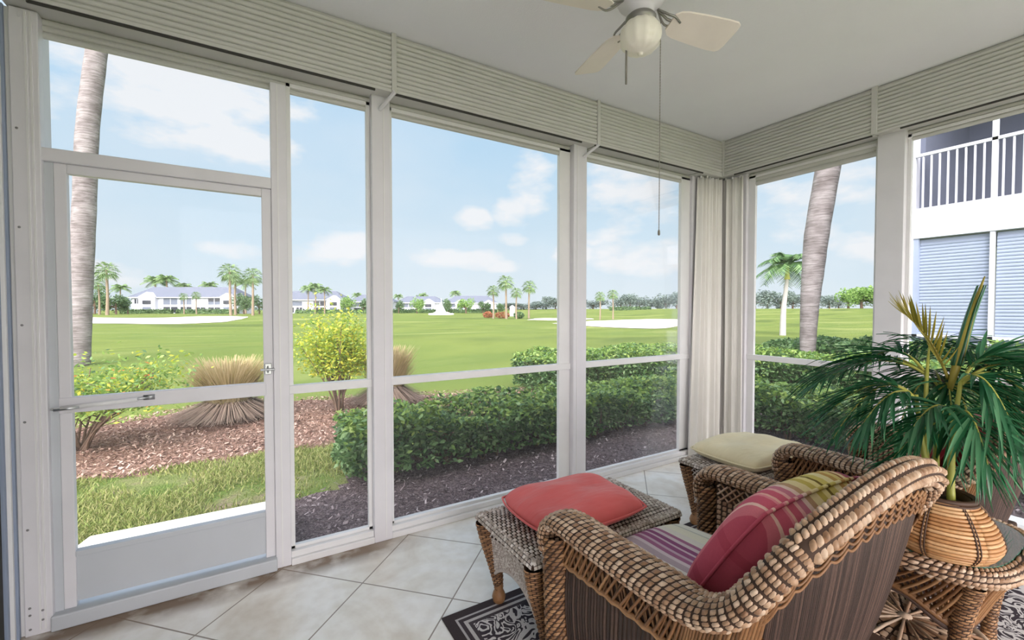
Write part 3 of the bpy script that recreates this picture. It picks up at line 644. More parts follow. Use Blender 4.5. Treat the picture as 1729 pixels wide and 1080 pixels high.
    # front posts
    for s_ in (-1, 1):
        fz = interp_fn([(s_*.43, .475, .035, .030), (s_*.432, .48, .12, .046), (s_*.434, .487, .3, .050), (s_*.435, .49, .45, .052), (s_*.435, .492, .56, .055)], 60)
        def Sc(u, v, fz=fz):
            q = fz(np.clip(v, 0, 1)); th = 2*math.pi*u; return np.stack([q[:, 0]+q[:, 3]*np.cos(th), q[:, 1]+q[:, 3]*.9*np.sin(th), q[:, 2]], -1)
        mb = MB(); base_surf(mb, Sc, 20, 12, 0); lg = mb.build('leg', M['wick_base'], r, smooth=True)
        mb = MB(); weave(mb, Sc, 12, 34, .008, fu=.8, fv=.95, shift=.5, slant=.5); mb.build('braid', M['wick_mid'], lg, smooth=True)
        mb = MB(); mb.lathe([(0, 0), (.02, 0), (.03, .012), (.03, .03), (.02, .045)], 16, (s_*.43, .475, 0)); mb.build('foot', M['wick_mid'], lg, smooth=True)
        mb = MB(); mb.lathe([(0, 0), (.018, 0), (.028, .02), (.03, .12)], 14, (s_*.27, -.10, 0)); mb.build('leg', M['wick_mid'], r, smooth=True)
    # seat box and front apron
    mb = MB(); mb.box(-.36, .36, -.20, .46, .26, .315); mb.build('seat_frame', M['wick_base'], r, bevel=.01)
    def Sa(u, v): return np.stack([-.38+.76*u, .47+0*u, .315-.2*v-.05*v*np.abs(2*u-1)**2], -1)
    mb = MB(); base_surf(mb, Sa, 20, 6, -.004); weave(mb, Sa, 60, 10, .005, fu=.85, fv=.95, sign=-1); mb.build('front_apron', M['wick_dark'], r, smooth=True)
    return r
def cushion(sx, sy, th, mat, name, parent=None, puff=.35, n=22, edge=.5, lump=.006, seed=0):
    """rounded cushion centred on the origin, lying flat"""
    u = np.linspace(-1, 1, n); U, V = np.meshgrid(u, u, indexing='ij'); g = np.random.default_rng(seed)
    X = U*(1-.035*V**2*puff*2); Y = V*(1-.035*U**2*puff*2)
    pull = 1-.09*np.abs(U*V)**3; X = X*pull; Y = Y*pull
    Hh = ((1-np.abs(U)**4)*(1-np.abs(V)**4))**edge
    wob = lump*(np.sin(5*U+3*V+g.random()*6)+np.sin(7*V-2*U+g.random()*6))*Hh
    mb = MB(); up = np.stack([X*sx, Y*sy, th*Hh+wob], -1); dn = np.stack([X*sx, Y*sy, -th*Hh*.9], -1)
    mb.grid(up); mb.grid(dn[::-1]); return mb
ch1 = make_armchair('honey brown wicker armchair in front, its tall back to the viewer'); ch1.location = (1.37, .75, 0)
ch2 = copy_tree(ch1); ch2['label'] = 'wicker armchair partly hidden behind the potted palm'; ch2.location = (2.88, .74, 0)
def place(mb, name, mat, loc, rot, label, cat, group=None, sub=1):
    o = mb.build(name, mat, smooth=True); o.location = loc; o.rotation_euler = rot
    w = o.modifiers.new('w', 'WELD'); w.merge_threshold = .0005
    if sub: q = o.modifiers.new('s', 'SUBSURF'); q.levels = sub; q.render_levels = sub
    if label: tag(o, label, cat, group)
    return o
def piping(sx, sy, mat, parent, r=.006, puff=.35):
    u = np.linspace(-1, 1, 14); e = []
    k = .035*puff*2
    for a in u[:-1]: e.append((a*(1-k), -(1-k*a*a)))
    for a in u[:-1]: e.append(((1-k*a*a), a*(1-k)))
    for a in u[:-1]: e.append((-a*(1-k), (1-k*a*a)))
    for a in u: e.append((-(1-k*a*a), -a*(1-k)))
    P = np.array([(x*sx*(1-.09*abs(x*y)**3), y*sy*(1-.09*abs(x*y)**3), 0) for x, y in e]); mb = MB(); mb.tube(P, r, 6); return mb.build('piping', mat, parent, smooth=True)
for (cx, cy), lb in (((1.36, .75), 'pale lilac and cream striped seat cushion of the front armchair'), ((2.88, .74), 'striped seat cushion of the armchair behind the palm')):
    o = place(cushion(.335, .37, .058, None, '', edge=.28, lump=.003), 'seat_cushion', M['seatfab'], (cx, cy+.21, .375), (0, 0, 0), lb, 'cushion')
    piping(.335, .37, M['seatfab'], o)
o = place(cushion(.28, .255, .10, None, '', puff=.9, edge=.42, seed=3), 'throw_pillow', M['pillfab'], (1.345, .705, .66), (R(121), R(0), R(-2)), 'striped throw pillow of pink, olive and purple leaning in the front armchair', 'pillow'); piping(.28, .255, M['pillfab'], o, .005, .9)
o = place(cushion(.25, .24, .08, None, '', puff=.9, edge=.42, seed=5), 'throw_pillow', M['crimson'], (2.86, .70, .66), (R(119), R(0), R(3)), 'dark red throw pillow on the armchair behind the palm', 'pillow'); piping(.25, .24, M['crimson'], o, .005, .9)

# ------------------------------------------------------------------ ottomans
def make_ottoman(label):
    r = empty('wicker_ottoman', (0, 0, 0), 0, label, 'ottoman'); hx, hy, zt = .415, .235, .42
    def St(u, v): return np.stack([-hx+2*hx*u, -hy+2*hy*v, zt+.008*np.minimum(1, 6*np.minimum(np.minimum(u, 1-u)*1.7, np.minimum(v, 1-v)))], -1)
    mb = MB(); mb.box(-hx, hx, -hy, hy, zt-.03, zt+.001); tp = mb.build('top', M['wick_base'], r, bevel=.012)
    mb = MB(); weave(mb, St, 38, 22, .007, fu=.78, fv=.74, shift=.5, sign=1); mb.build('woven_cover', M['wick_grey'], tp, smooth=True)
    for sx_, sy_ in ((1, 0), (-1, 0), (0, 1), (0, -1)):
        def Sr(u, v, sx_=sx_, sy_=sy_):
            th = v*math.pi/2*1.6-.3; rr = .02
            if sx_: return np.stack([sx_*(hx-.012+rr*np.cos(th)), (-hy+2*hy*u), zt-.014+rr*np.sin(th)], -1)
            return np.stack([(-hx+2*hx*u), sy_*(hy-.012+rr*np.cos(th)), zt-.014+rr*np.sin(th)], -1)
        s_ = snorm(Sr, np.array([.5]), np.array([.3]))[0]; sg = 1 if (s_[0]*sx_+s_[1]*sy_) > 0 else -1
        mb = MB(); weave(mb, Sr, 26 if sx_ else 46, 3, .006, fu=.86, fv=.85, sign=sg); mb.build('edge_braid', M['wick_grey'], tp, smooth=True)
    for sx_ in (-1, 1):
        for sy_ in (-1, 1):
            fz = interp_fn([(sx_*.325, sy_*.185, .065, .018), (sx_*.33, sy_*.188, .12, .026), (sx_*.345, sy_*.19, .20, .034), (sx_*.368, sy_*.195, .30, .042), (sx_*.385, sy_*.205, .39, .046)], 50)
            def Sc(u, v, fz=fz):
                q = fz(np.clip(v, 0, 1)); th = 2*math.pi*u; return np.stack([q[:, 0]+q[:, 3]*np.cos(th), q[:, 1]+q[:, 3]*.8*np.sin(th), q[:, 2]], -1)
            mb = MB(); base_surf(mb, Sc, 18, 12, 0); lg = mb.build('leg', M['wick_base'], r, smooth=True)
            mb = MB(); weave(mb, Sc, 6, 34, .004, fu=.95, fv=.8, shift=.5); mb.build('wrapping', M['wick_mid'], lg, smooth=True)
            mb = MB(); mb.lathe([(0, 0), (.014, 0), (.027, .014), (.032, .035), (.026, .055), (.018, .07), (.022, .08), (.016, .095)], 18, (sx_*.325, sy_*.185, 0)); mb.build('foot', M['wick_mid'], lg, smooth=True)
    for sx_, sy_ in ((1, 0), (-1, 0), (0, 1), (0, -1)):
        def Sp(u, v, sx_=sx_, sy_=sy_):
            a = (2*u-1); zb = .16+.07*(1-np.abs(a)**2.2); z = .395-(.395-zb)*v; tp_ = .02*(1-v)
            if sx_: return np.stack([sx_*(.355+tp_*1.6), a*(.165+.02*(1-v)), z], -1)
            return np.stack([a*(.31+.05*(1-v)), sy_*(.185+tp_), z], -1)
        s_ = snorm(Sp, np.array([.5]), np.array([.5]))[0]; sg = 1 if (s_[0]*sx_+s_[1]*sy_) > 0 else -1
        n = 44 if sx_ else 90
        mb = MB(); base_surf(mb, Sp, 16, 6, -.002*sg); ap = mb.build('apron', M['wick_base'], r, smooth=True)
        mb = MB(); weave(mb, Sp, n, 12, .004, v0=.28, fu=.84, fv=.96, sign=sg); lattice(mb, Sp, n//4, 2, .004, v0=0, v1=.26, amp=.003*sg)
        u = np.linspace(0, 1, 60); mb.tube(Sp(u, np.ones(60)), .007, 6); mb.build('woven_panel', M['wick_grey'], ap, smooth=True)
    return r
ot1 = make_ottoman('wicker ottoman carrying the coral cushion'); ot1.location = (1.295, 1.555, 0)
ot2 = copy_tree(ot1); ot2['label'] = 'wicker ottoman carrying the cream cushion near the corner'; ot2.location = (2.72, 1.56, 0)
o = place(cushion(.29, .225, .058, None, '', puff=.7, edge=.5, seed=8), 'ottoman_cushion', M['redfab'], (1.25, 1.548, .484), (0, 0, R(-1)), 'flat coral red cushion on the front ottoman', 'cushion'); piping(.29, .225, M['redfab'], o, .005, .7)
o = place(cushion(.32, .235, .055, None, '', puff=.3, edge=.3, seed=9), 'ottoman_cushion', M['creamfab'], (2.68, 1.56, .482), (0, 0, R(-2)), 'thick cream cushion on the ottoman near the corner', 'cushion'); piping(.32, .235, M['creamfab'], o, .005, .3)

# ------------------------------------------------------------------ side table
tb = empty('wicker_side_table', (2.16, .64, 0), 0, 'dark wicker side table with a glass top between the armchairs', 'side table')
def squircle(t, a, p=3.4):
    th = 2*math.pi*t; c, s_ = np.cos(th), np.sin(th); return np.stack([a*np.sign(c)*np.abs(c)**(2/p), a*np.sign(s_)*np.abs(s_)**(2/p)], -1)
def Srim(u, v):
    q = squircle(u % 1, .295); e = 1e-3; T = squircle((u+e) % 1, .295)-squircle((u-e) % 1, .295); T /= np.linalg.norm(T, axis=1)[:, None]+1e-9; N = np.stack([T[:, 1], -T[:, 0]], -1)
    th = 2*math.pi*v; rr = .026
    return np.stack([q[:, 0]+N[:, 0]*rr*np.cos(th), q[:, 1]+N[:, 1]*rr*np.cos(th), .532+rr*np.sin(th)], -1)
mb = MB(); base_surf(mb, Srim, 100, 12, 0); rim = mb.build('rim', M['wick_base'], tb, smooth=True)
sg = 1 if (snorm(Srim, np.array([.1]), np.array([.25]))[0][2] > 0) else -1
mb = MB(); weave(mb, Srim, 84, 9, .008, fu=.9, fv=.8, shift=.5, sign=sg, slant=.3); mb.build('braid', M['wick_hi'], rim, smooth=True)
def Sapr(u, v):
    q = squircle(u % 1, .29); q2 = squircle(u % 1, .235, 3.0); crn = np.abs(np.sin(4*math.pi*(u % 1)))**1.5
    zb = .44-.10*np.abs(np.sin(4*math.pi*u/1.0*.5*1))**3
    ph = np.abs(np.sin(2*(2*math.pi*(u % 1)))) ; zb = .40-.07*ph**2
    return np.stack([q[:, 0]+(q2[:, 0]-q[:, 0])*v, q[:, 1]+(q2[:, 1]-q[:, 1])*v, .51-(.51-zb)*v], -1)
mb = MB(); lattice(mb, Sapr, 84, 3, .0052, amp=.005, seg=9)
u = np.linspace(0, 1, 200)
for v_, rr in ((.0, .009), (1.0, .013), (.93, .008)): mb.tube(Sapr(u, np.full(200, v_)), rr, 6)
mb.build('lattice_apron', M['wick_mid'], tb, smooth=True)
mb = MB()
mb.tube(Sapr(u, np.full(200, 1.10)), .013, 6); mb.build('lower_band', M['wick_dark'], tb, smooth=True)
for sx_ in (-1, 1):
    for sy_ in (-1, 1):
        fz = interp_fn([(sx_*.20, sy_*.20, .05, .020), (sx_*.185, sy_*.185, .16, .020), (sx_*.19, sy_*.19, .28, .023), (sx_*.205, sy_*.205, .40, .030), (sx_*.235, sy_*.235, .50, .026)], 50)
        def Sc(u, v, fz=fz):
            q = fz(np.clip(v, 0, 1)); th = 2*math.pi*u; return np.stack([q[:, 0]+q[:, 3]*np.cos(th), q[:, 1]+q[:, 3]*np.sin(th), q[:, 2]], -1)
        mb = MB(); base_surf(mb, Sc, 16, 10, 0); lg = mb.build('leg', M['wick_base'], tb, smooth=True)
        mb = MB(); weave(mb, Sc, 7, 40, .0035, fu=.95, fv=.8, shift=.5); mb.lathe([(0, 0), (.018, 0), (.026, .02), (.022, .05)], 14, (sx_*.20, sy_*.20, 0)); mb.build('wrapping', M['wick_mid'], lg, smooth=True)
def Sd(u, v): th = 2*math.pi*u; rr = .012+.215*v; return np.stack([rr*np.cos(th), rr*np.sin(th), .165-.02*np.abs(v-.0)**2], -1)
mb = MB(); base_surf(mb, Sd, 48, 10, 0); sh = mb.build('shelf', M['wick_base'], tb, smooth=True)
sg = 1 if snorm(Sd, np.array([.1]), np.array([.5]))[0][2] > 0 else -1
mb = MB()
for k, (n, a, b) in enumerate(((16, 0, .4), (32, .4, .72), (64, .72, 1.0))): weave(mb, Sd, n, 1 if k == 0 else 2, .008, v0=a, v1=b, fu=.8, fv=.98, ra=5, rb=5, sign=sg)
for k in range(16):
    a = R(22.5*k+11); mb.tube([(.02*math.cos(a), .02*math.sin(a), .175), (.12*math.cos(a), .12*math.sin(a), .172), (.225*math.cos(a), .225*math.sin(a), .155)], [.004, .006, .006], 6)
th = np.linspace(0, 2*math.pi, 60); mb.tube(np.stack([.23*np.cos(th), .23*np.sin(th), .15+0*th], -1), .013, 8)
mb.lathe([(0, .186), (.02, .182), (.026, .17)], 14); mb.build('starburst_weave', M['wick_hi'], sh, smooth=True)
q = squircle(np.linspace(0, 1, 72, endpoint=False), .283)
mb = MB(); mb.add([(x, y, .553) for x, y in q]+[(x, y, .561) for x, y in q], [tuple(range(72, 144))]); mb.add([(x, y, .553) for x, y in q], [tuple(range(72))[::-1]])
gl = mb.build('glass_top', M['tglass'], tb)
mb = MB(); mb.add([(x, y, .553) for x, y in q]+[(x, y, .561) for x, y in q], [(i, (i+1) % 72, 72+(i+1) % 72, 72+i) for i in range(72)]); mb.build('glass_edge', M['glass_edge'], gl)

# ------------------------------------------------------------------ rug
rug = MB(); rug.box(-1.35, 1.35, -1.15, 1.15, 0, .008); o = rug.build('rug', M['rug'], bevel=.003); o.location = (2.05, .625, .0005); tag(o, 'charcoal and ivory scroll patterned rug with a striped border', 'rug')

# ------------------------------------------------------------------ potted palm
pp = empty('potted_palm', (1.99, .505, .5615), 0, 'green potted palm in a round coiled basket on the side table', 'potted plant')
mb = MB(); prof = catmull([(.095, 0), (.122, .010), (.142, .04), (.143, .065), (.130, .105), (.106, .145), (.084, .17), (.078, .18)], 30)
mb.lathe(np.vstack([[(0, 0)], prof-np.array([.004, 0]), [(.07, .18), (.07, .14)]]), 40); bk = mb.build('basket', M['coil_dark'], pp, smooth=True)
pfz = interp_fn([(p[0], 0, p[1]) for p in prof]); th = np.linspace(0, 2*math.pi, 65)
mb = MB()
for k in range(19):
    rr, _, zz = pfz(np.array([(k+.5)/19]))[0]
    for seg in range(6):
        a = np.linspace(seg*math.pi/3, (seg+1)*math.pi/3, 12); mb.tube(np.stack([rr*np.cos(a), rr*np.sin(a), zz+0*a], -1), .0058, 6)
mb.build('coils', M['coil'], bk, smooth=True)
mb = MB()
for k in range(7):
    a = 2*math.pi*k/7+.4; q = pfz(np.linspace(0, 1, 24)); mb.tube(np.stack([(q[:, 0]+.005)*np.cos(a), (q[:, 0]+.005)*np.sin(a), q[:, 2]], -1), .0028, 5)
    a += .06; mb.tube(np.stack([(q[:, 0]+.005)*np.cos(a), (q[:, 0]+.005)*np.sin(a), q[:, 2]], -1), .0022, 5)
mb.tube(np.stack([.079*np.cos(th), .083*np.sin(th), .182+0*th], -1), .008, 8); mb.tube(np.stack([.084*np.cos(th), .087*np.sin(th), .170+0*th], -1), .006, 8); mb.build('binding', M['coil_dark'], bk, smooth=True)
mb = MB(); mb.lathe([(0, .165), (.05, .163), (.073, .155)], 24); mb.build('soil', M['soil'], pp, smooth=True)
def frond(p0, tip, lift, nl, ll, wid, mat, droop=.5, name='frond', start=.22, spread=1.0, seed=0):
    """arched rachis from p0 to tip (local), control point lifted"""
    g = np.random.default_rng(seed); p0 = np.array(p0, float); p2 = np.array(tip, float); p1 = (p0+p2)/2+np.array([0, 0, lift])+(p0-p2)*np.array([.12, .12, 0])
    t = np.linspace(0, 1, 22)[:, None]; P = (1-t)**2*p0+2*t*(1-t)*p1+t**2*p2
    mb = MB(); mb.tube(P, np.linspace(.0055, .0012, 22), 6)
    ro = mb.build(name, M['cane'] if mat != 'frond_new' else M['frond_new'], pp, smooth=True)
    T = np.gradient(P, axis=0); T /= np.linalg.norm(T, axis=1)[:, None]
    mb = MB(); tf = t[:, 0]
    for i in range(nl):
        s_ = start+(1-start)*(i+.5)/nl
        c = np.array([np.interp(s_, tf, P[:, k]) for k in range(3)]); tg = np.array([np.interp(s_, tf, T[:, k]) for k in range(3)]); tg /= np.linalg.norm(tg)
        side = np.cross(tg, [0, 0, 1]); side /= np.linalg.norm(side)+1e-9; upv = np.cross(side, tg)
        L = ll*(.55+.75*math.sin(math.pi*min(1, (s_-start)/(1-start)*.8+.15)))*(.9+.2*g.random())*(1 if s_ < .9 else .8)
        for sd_ in (-1, 1):
            ang = (1.05-.75*(s_-start)/(1-start)+.12*g.standard_normal())*spread
            d = tg*math.cos(ang)+side*sd_*math.sin(ang)+upv*(.18+.08*g.standard_normal()); d /= np.linalg.norm(d)
            k = np.linspace(0, 1, 6); dz = -droop*L*k**2*(.8+.4*g.random())
            cl_ = c+d*(k*L)[:, None]; cl_[:, 2] += dz
            wv = np.cross(d, [0, 0, 1.]); wv /= np.linalg.norm(wv)+1e-9; wv = wv*.9+np.array([0, 0, .25*sd_])
            w = wid*np.array([.35, .95, 1, .85, .5, .04])
            Pq = np.stack([cl_-wv*w[:, None], cl_-np.array([0, 0, wid*.35]), cl_+wv*w[:, None]], 1); mb.grid(Pq)
    mb.build('leaflets', M[mat], ro, smooth=True)
CR = [(0, 0, .36), (.03, .02, .40), (-.02, .01, .30)]
canes = [((-.02, .01, .16), (.04, .08, .50)), ((.02, -.02, .16), (.14, -.01, .56)), ((.03, .02, .16), (.20, .05, .50)), ((-.01, -.03, .16), (.05, -.02, .44)), ((0, .03, .16), (.14, .08, .58))]
for a, b in canes:
    mb = MB(); m_ = (np.array(a)+np.array(b))/2+np.array([.01, .01, 0]); mb.tube(catmull([a, m_, b], 10), np.linspace(.011, .006, 10), 8); mb.build('stem', M['cane'], pp, smooth=True)
A1, A2, A3, A4, A5 = (.04, .08, .48), (.14, -.01, .54), (.20, .05, .48), (.05, -.02, .42), (.14, .08, .56)
F = [  # start, tip, lift, leaflets, length
    (A1, (-.02, .32, .40), .17, 24, .15), (A5, (.08, .42, .48), .16, 24, .17), (A1, (-.13, .19, .36), .16, 22, .13), (A4, (-.14, .11, .25), .12, 18, .10), (A4, (-.10, .05, .40), .14, 20, .14),
    (A5, (.30, .50, .48), .18, 24, .2), (A5, (.20, .30, .58), .14, 22, .17), (A2, (.62, -.05, .60), .16, 26, .21), (A2, (.44, -.22, .50), .18, 26, .2), (A3, (.24, -.20, .14), .34, 24, .18),
    (A2, (.06, -.17, .36), .22, 24, .17), (A3, (.58, .22, .44), .2, 24, .21), (A3, (.52, -.16, .26), .28, 26, .2), (A3, (.45, .0, .14), .34, 24, .2), (A3, (.40, .25, .24), .3, 24, .2), (A1, (.10, .36, .26), .26, 22, .18),
    (A4, (-.04, -.12, .30), .2, 20, .14), (A2, (.30, -.25, .30), .28, 26, .2), (A2, (.20, -.12, .62), .12, 20, .16), (A5, (.34, .12, .66), .12, 20, .17), (A3, (.14, .0, .24), .30, 20, .15), (A2, (.36, -.10, .42), .26, 24, .2)]
for i, (a, b, lf_, n, L) in enumerate(F): frond(a, b, lf_, n, L, .0066, 'frond', .24+.22*((i*7) % 3)/2, seed=i)
frond((.17, .03, .55), (.085, .135, .79), .05, 18, .105, .0042, 'frond_new', -.14, seed=31, start=.12, spread=.9)
mb = MB(); sp_ = catmull([(.15, .02, .52), (.20, .01, .64), (.27, 0, .78), (.335, -.02, .925)], 14)
mb.tube(sp_, np.array([.008, .010, .012, .013, .014, .015, .014, .013, .012, .010, .008, .006, .004, .002]), 8); spo = mb.build('spear_leaf', M['frond_new'], pp, smooth=True)
mb = MB()
for k in range(5): q = sp_+np.array([.012*math.cos(k*1.3), .012*math.sin(k*1.3), 0]); mb.tube(q[3:13], np.linspace(.007, .002, 10), 5)
mb.build('folded_leaflets', M['frond'], spo, smooth=True)

# ------------------------------------------------------------------ outdoors: ground
def ss(x, a, b): t_ = np.clip((x-a)/(b-a), 0, 1); return t_*t_*(3-2*t_)
def ground(x, y):
    x = np.asarray(x, float); y = np.asarray(y, float); d = np.hypot(x, y)
    return -.13+1.7*ss(x, 70, 150)+.10*np.sin(x*.11+1)*np.sin(y*.09)*ss(d, 12, 30)+.03*np.sin(x*.6)*np.sin(y*.5+1)*ss(d, 9, 14)
def spot(bearing, depth):
    """world x,y at this many lens-widths right of the heading and this far ahead"""
    k = (bearing-864.5)/734.5; return (math.cos(HEAD)*depth+math.sin(HEAD)*depth*k, math.sin(HEAD)*depth-math.cos(HEAD)*depth*k)
gx = np.unique(np.concatenate([np.linspace(-700, -60, 30), np.linspace(-60, 60, 121), np.linspace(60, 900, 60)])); gy = np.unique(np.concatenate([np.linspace(-700, -40, 12), np.linspace(-40, 80, 121), np.linspace(80, 900, 50)]))
X_, Y_ = np.meshgrid(gx, gy, indexing='ij'); mb = MB(); mb.grid(np.stack([X_, Y_, ground(X_, Y_)-.02], -1)); o = mb.build('ground', M['fairway'], smooth=True); setst(o, 'wide bright green golf fairway', 'ground')
def poly_patch(name, pts, mat, zoff, label, dome=.03, res=.12, seed=1, noise=.012, kind='structure', cat='ground', far=False):
    """filled outline with a gently raised, uneven surface"""
    P = np.array(pts, float); lo, hi = P.min(0), P.max(0); nx = max(6, int((hi[0]-lo[0])/res)); ny = max(6, int((hi[1]-lo[1])/res))
    # resample the outline and shrink rings towards the centre line
    q = catmull(np.vstack([P, P[:1]]), 140)[:-1]; c = q.mean(0); g = np.random.default_rng(seed); rings = []
    for k, s_ in enumerate(np.linspace(1, 0, 16)):
        r_ = c+(q-c)*s_; z = ground(r_[:, 0], r_[:, 1])+zoff+dome*(1-s_**4)-(.03 if k == 0 else 0)+noise*g.standard_normal(len(q))*(0 if k == 0 else 1); rings.append(np.stack([r_[:, 0], r_[:, 1], z], -1))
    mb = MB(); mb.grid(np.array(rings), cv=True); o = mb.build(name, mat, smooth=True); tag(o, label, cat, kind=kind); return o
def inpoly(x, y, pts):
    P = np.array(pts); n = len(P); c = np.zeros(len(x), bool); j = n-1
    for i in range(n):
        a = ((P[i, 1] > y) != (P[j, 1] > y)) & (x < (P[j, 0]-P[i, 0])*(y-P[i, 1])/(P[j, 1]-P[i, 1]+1e-12)+P[i, 0]); c ^= a; j = i
    return c
RED = [(-4, 5.6), (-2.6, 5.35), (-1.44, 5.12), (-.97, 4.97), (-.5, 5.05), (.06, 5.1), (.5, 5.0), (1.1, 5.0), (2.5, 4.9), (5.2, 4.9), (6.0, 5.4), (5.2, 6.6), (4.48, 6.85), (3.3, 7.1), (2.2, 7.5), (.5, 7.95), (-.45, 8.35), (-1.3, 7.7), (-2.1, 7.45), (-3.2, 7.3), (-4.2, 7.2)]
DARK = [(.15, 2.62), (.15, 3.5), (.22, 3.82), (.45, 3.78), (.64, 3.95), (1.0, 4.55), (2.5, 4.75), (4.4, 4.8), (5.9, 4.7), (6.6, 3.5), (6.7, .5), (6.6, -3), (4.0, -3), (3.98, 0), (3.98, 2.4), (3.9, 2.64), (2, 2.64)]
LAWN = [(-5, 2.7), (-2, 2.66), (0, 2.66), (1.2, 3.0), (1.5, 4.2), (1.4, 5.2), (.5, 5.3), (-1, 5.3), (-2.5, 5.6), (-5, 5.9)]
poly_patch('lawn', LAWN, M['lawn'], .0, 'patchy strip of lawn beside the step', .01, noise=.004)
poly_patch('mulch_bed', RED, M['mulch_red'], .01, 'reddish bark mulch bed beyond the lawn strip', .03)
def grid_patch(name, pts, mat, zoff, label, res=.09, amp=.02, seed=2):
    P = np.array(pts); xs = np.arange(P[:, 0].min(), P[:, 0].max()+res, res); ys = np.arange(P[:, 1].min(), P[:, 1].max()+res, res)
    Xg, Yg = np.meshgrid(xs, ys, indexing='ij'); g = np.random.default_rng(seed); Z = ground(Xg, Yg)+zoff+amp*g.random(Xg.shape); V_ = np.stack([Xg, Yg, Z], -1).reshape(-1, 3); ny = len(ys)
    ok = inpoly(Xg.ravel(), Yg.ravel(), pts).reshape(Xg.shape); F_ = []
    for i in range(len(xs)-1):
        for j in range(ny-1):
            if ok[i, j] and ok[i+1, j] and ok[i+1, j+1] and ok[i, j+1]: F_.append((i*ny+j, (i+1)*ny+j, (i+1)*ny+j+1, i*ny+j+1))
    mb = MB(); mb.add(V_, F_); o = mb.build(name, mat, smooth=True); tag(o, label, 'ground', kind='structure')
grid_patch('mulch_bed', DARK, M['mulch_dark'], .015, 'dark mulch bed under the near hedge')
def scatter_chips(pts, n, mats, name, label, size, z, seed):
    g = np.random.default_rng(seed); P = np.array(pts); x = g.uniform(P[:, 0].min(), P[:, 0].max(), n*3); y = g.uniform(P[:, 1].min(), P[:, 1].max(), n*3); k = inpoly(x, y, pts); x, y = x[k][:n], y[k][:n]; n = len(x)
    c = np.stack([x, y, ground(x, y)+z+.012*g.random(n)], -1); a = g.uniform(0, 2*math.pi, n); L = size*(.5+g.random(n)); w = L*(.2+.25*g.random(n)); ti = g.normal(0, .45, n)
    d = np.stack([np.cos(a), np.sin(a), np.sin(ti)], -1); e = np.stack([-np.sin(a), np.cos(a), np.sin(g.normal(0, .5, n))], -1)
    q = np.stack([c-d*L[:, None]-e*w[:, None], c+d*L[:, None]-e*w[:, None], c+d*L[:, None]*.8+e*w[:, None], c-d*L[:, None]*.9+e*w[:, None]], 1)
    mb = MB(); mb.quads(q); tag(mb.build(name, mats), label, 'mulch', kind='stuff')
scatter_chips(RED, 22000, M['redmulch_chip'], 'bark_chips', 'loose reddish bark chips', .015, .045, 3)
scatter_chips(DARK, 12000, M['darkmulch_chip'], 'bark_chips', 'loose dark bark chips', .013, .035, 4)
# lawn blades
def blades(pts, n, hgt, seed, mask=None):
    g = np.random.default_rng(seed); P = np.array(pts); x = g.uniform(P[:, 0].min(), P[:, 0].max(), n*3); y = g.uniform(P[:, 1].min(), P[:, 1].max(), n*3); k = inpoly(x, y, pts)
    if mask is not None: k &= mask(x, y, g)
    x, y = x[k][:n], y[k][:n]; n = len(x); c = np.stack([x, y, ground(x, y)-.005], -1); a = g.uniform(0, 2*math.pi, n); h = hgt*(.5+g.random(n)); l = g.normal(0, .5, (n, 2))*h[:, None]
    w = np.stack([np.cos(a), np.sin(a), 0*a], -1)*.005; tip = c+np.stack([l[:, 0], l[:, 1], h], -1); mid = c+np.stack([l[:, 0]*.35, l[:, 1]*.35, h*.6], -1)
    return np.stack([c-w, c+w, mid+w*.8, mid-w*.8], 1), np.stack([mid-w*.8, mid+w*.8, tip+w*.15, tip-w*.15], 1)
def clump(x, y, g): return (np.sin(x*3.1+1)*np.sin(y*4.3)+.6*np.sin(x*7.7)*np.sin(y*6.1+2)+g.normal(0, .5, len(x))) > .05
q1_, q2_ = blades([(-1.9, 2.75), (.12, 2.75), (.2, 3.6), (.6, 4.0), (1.15, 4.6), (1.0, 5.1), (.4, 5.15), (-1, 5.1), (-2.2, 5.3)], 36000, .045, 5, lambda x, y, g: clump(x, y, g) & ~((x > -.95) & (x < .2) & (y < 3.5)))
mb = MB(); mb.quads(np.concatenate([q1_, q2_])); tag(mb.build('grass', M['blade']), 'short patchy grass blades beside the step', 'grass', kind='stuff')
# step outside the door
mb = MB(); zs = .025
pt = [(-.87, 2.68), (.20, 2.68), (.20, 3.30), (.14, 3.47), (-.84, 3.47), (-.87, 3.36)]
mb.add([(x, y, -.14) for x, y in pt]+[(x, y, zs) for x, y in pt], [tuple(range(6, 12)), tuple(range(6))[::-1]]+[(i, (i+1) % 6, 6+(i+1) % 6, 6+i) for i in range(6)])
o = mb.build('doorstep', M['stone'], bevel=.01); tag(o, 'white concrete slab just outside the door', 'step')
o = MB().box(3.95, 4.12, -3, 1.15, -.14, .06).build('trim_20', M['stone']); setst(o, 'white concrete edge outside the right window', 'trim')
# bunkers
for lb, pts in (('large white sand bunker in front of the grey roofed house', [(-18, 64), (-11.4, 58.5), (-5.3, 58), (-1.8, 71), (-.8, 100), (-6, 112), (-12, 96), (-20, 100), (-30, 110), (-27, 84)]),
                ('white sand bunker seen through the window left of the corner', [(27, 37), (26.0, 29), (27.2, 25.2), (29.6, 24.6), (36, 28), (46, 35.5), (55, 43), (50, 44.5), (38, 41), (31, 38)]),
                ('thin strip of sand near the group of four palms', [(31, 48), (36, 44), (44, 50), (38, 54)])):
    poly_patch('sand_bunker', pts, M['sand'], .05, lb, .10, noise=.0, kind=None, cat='sand bunker')

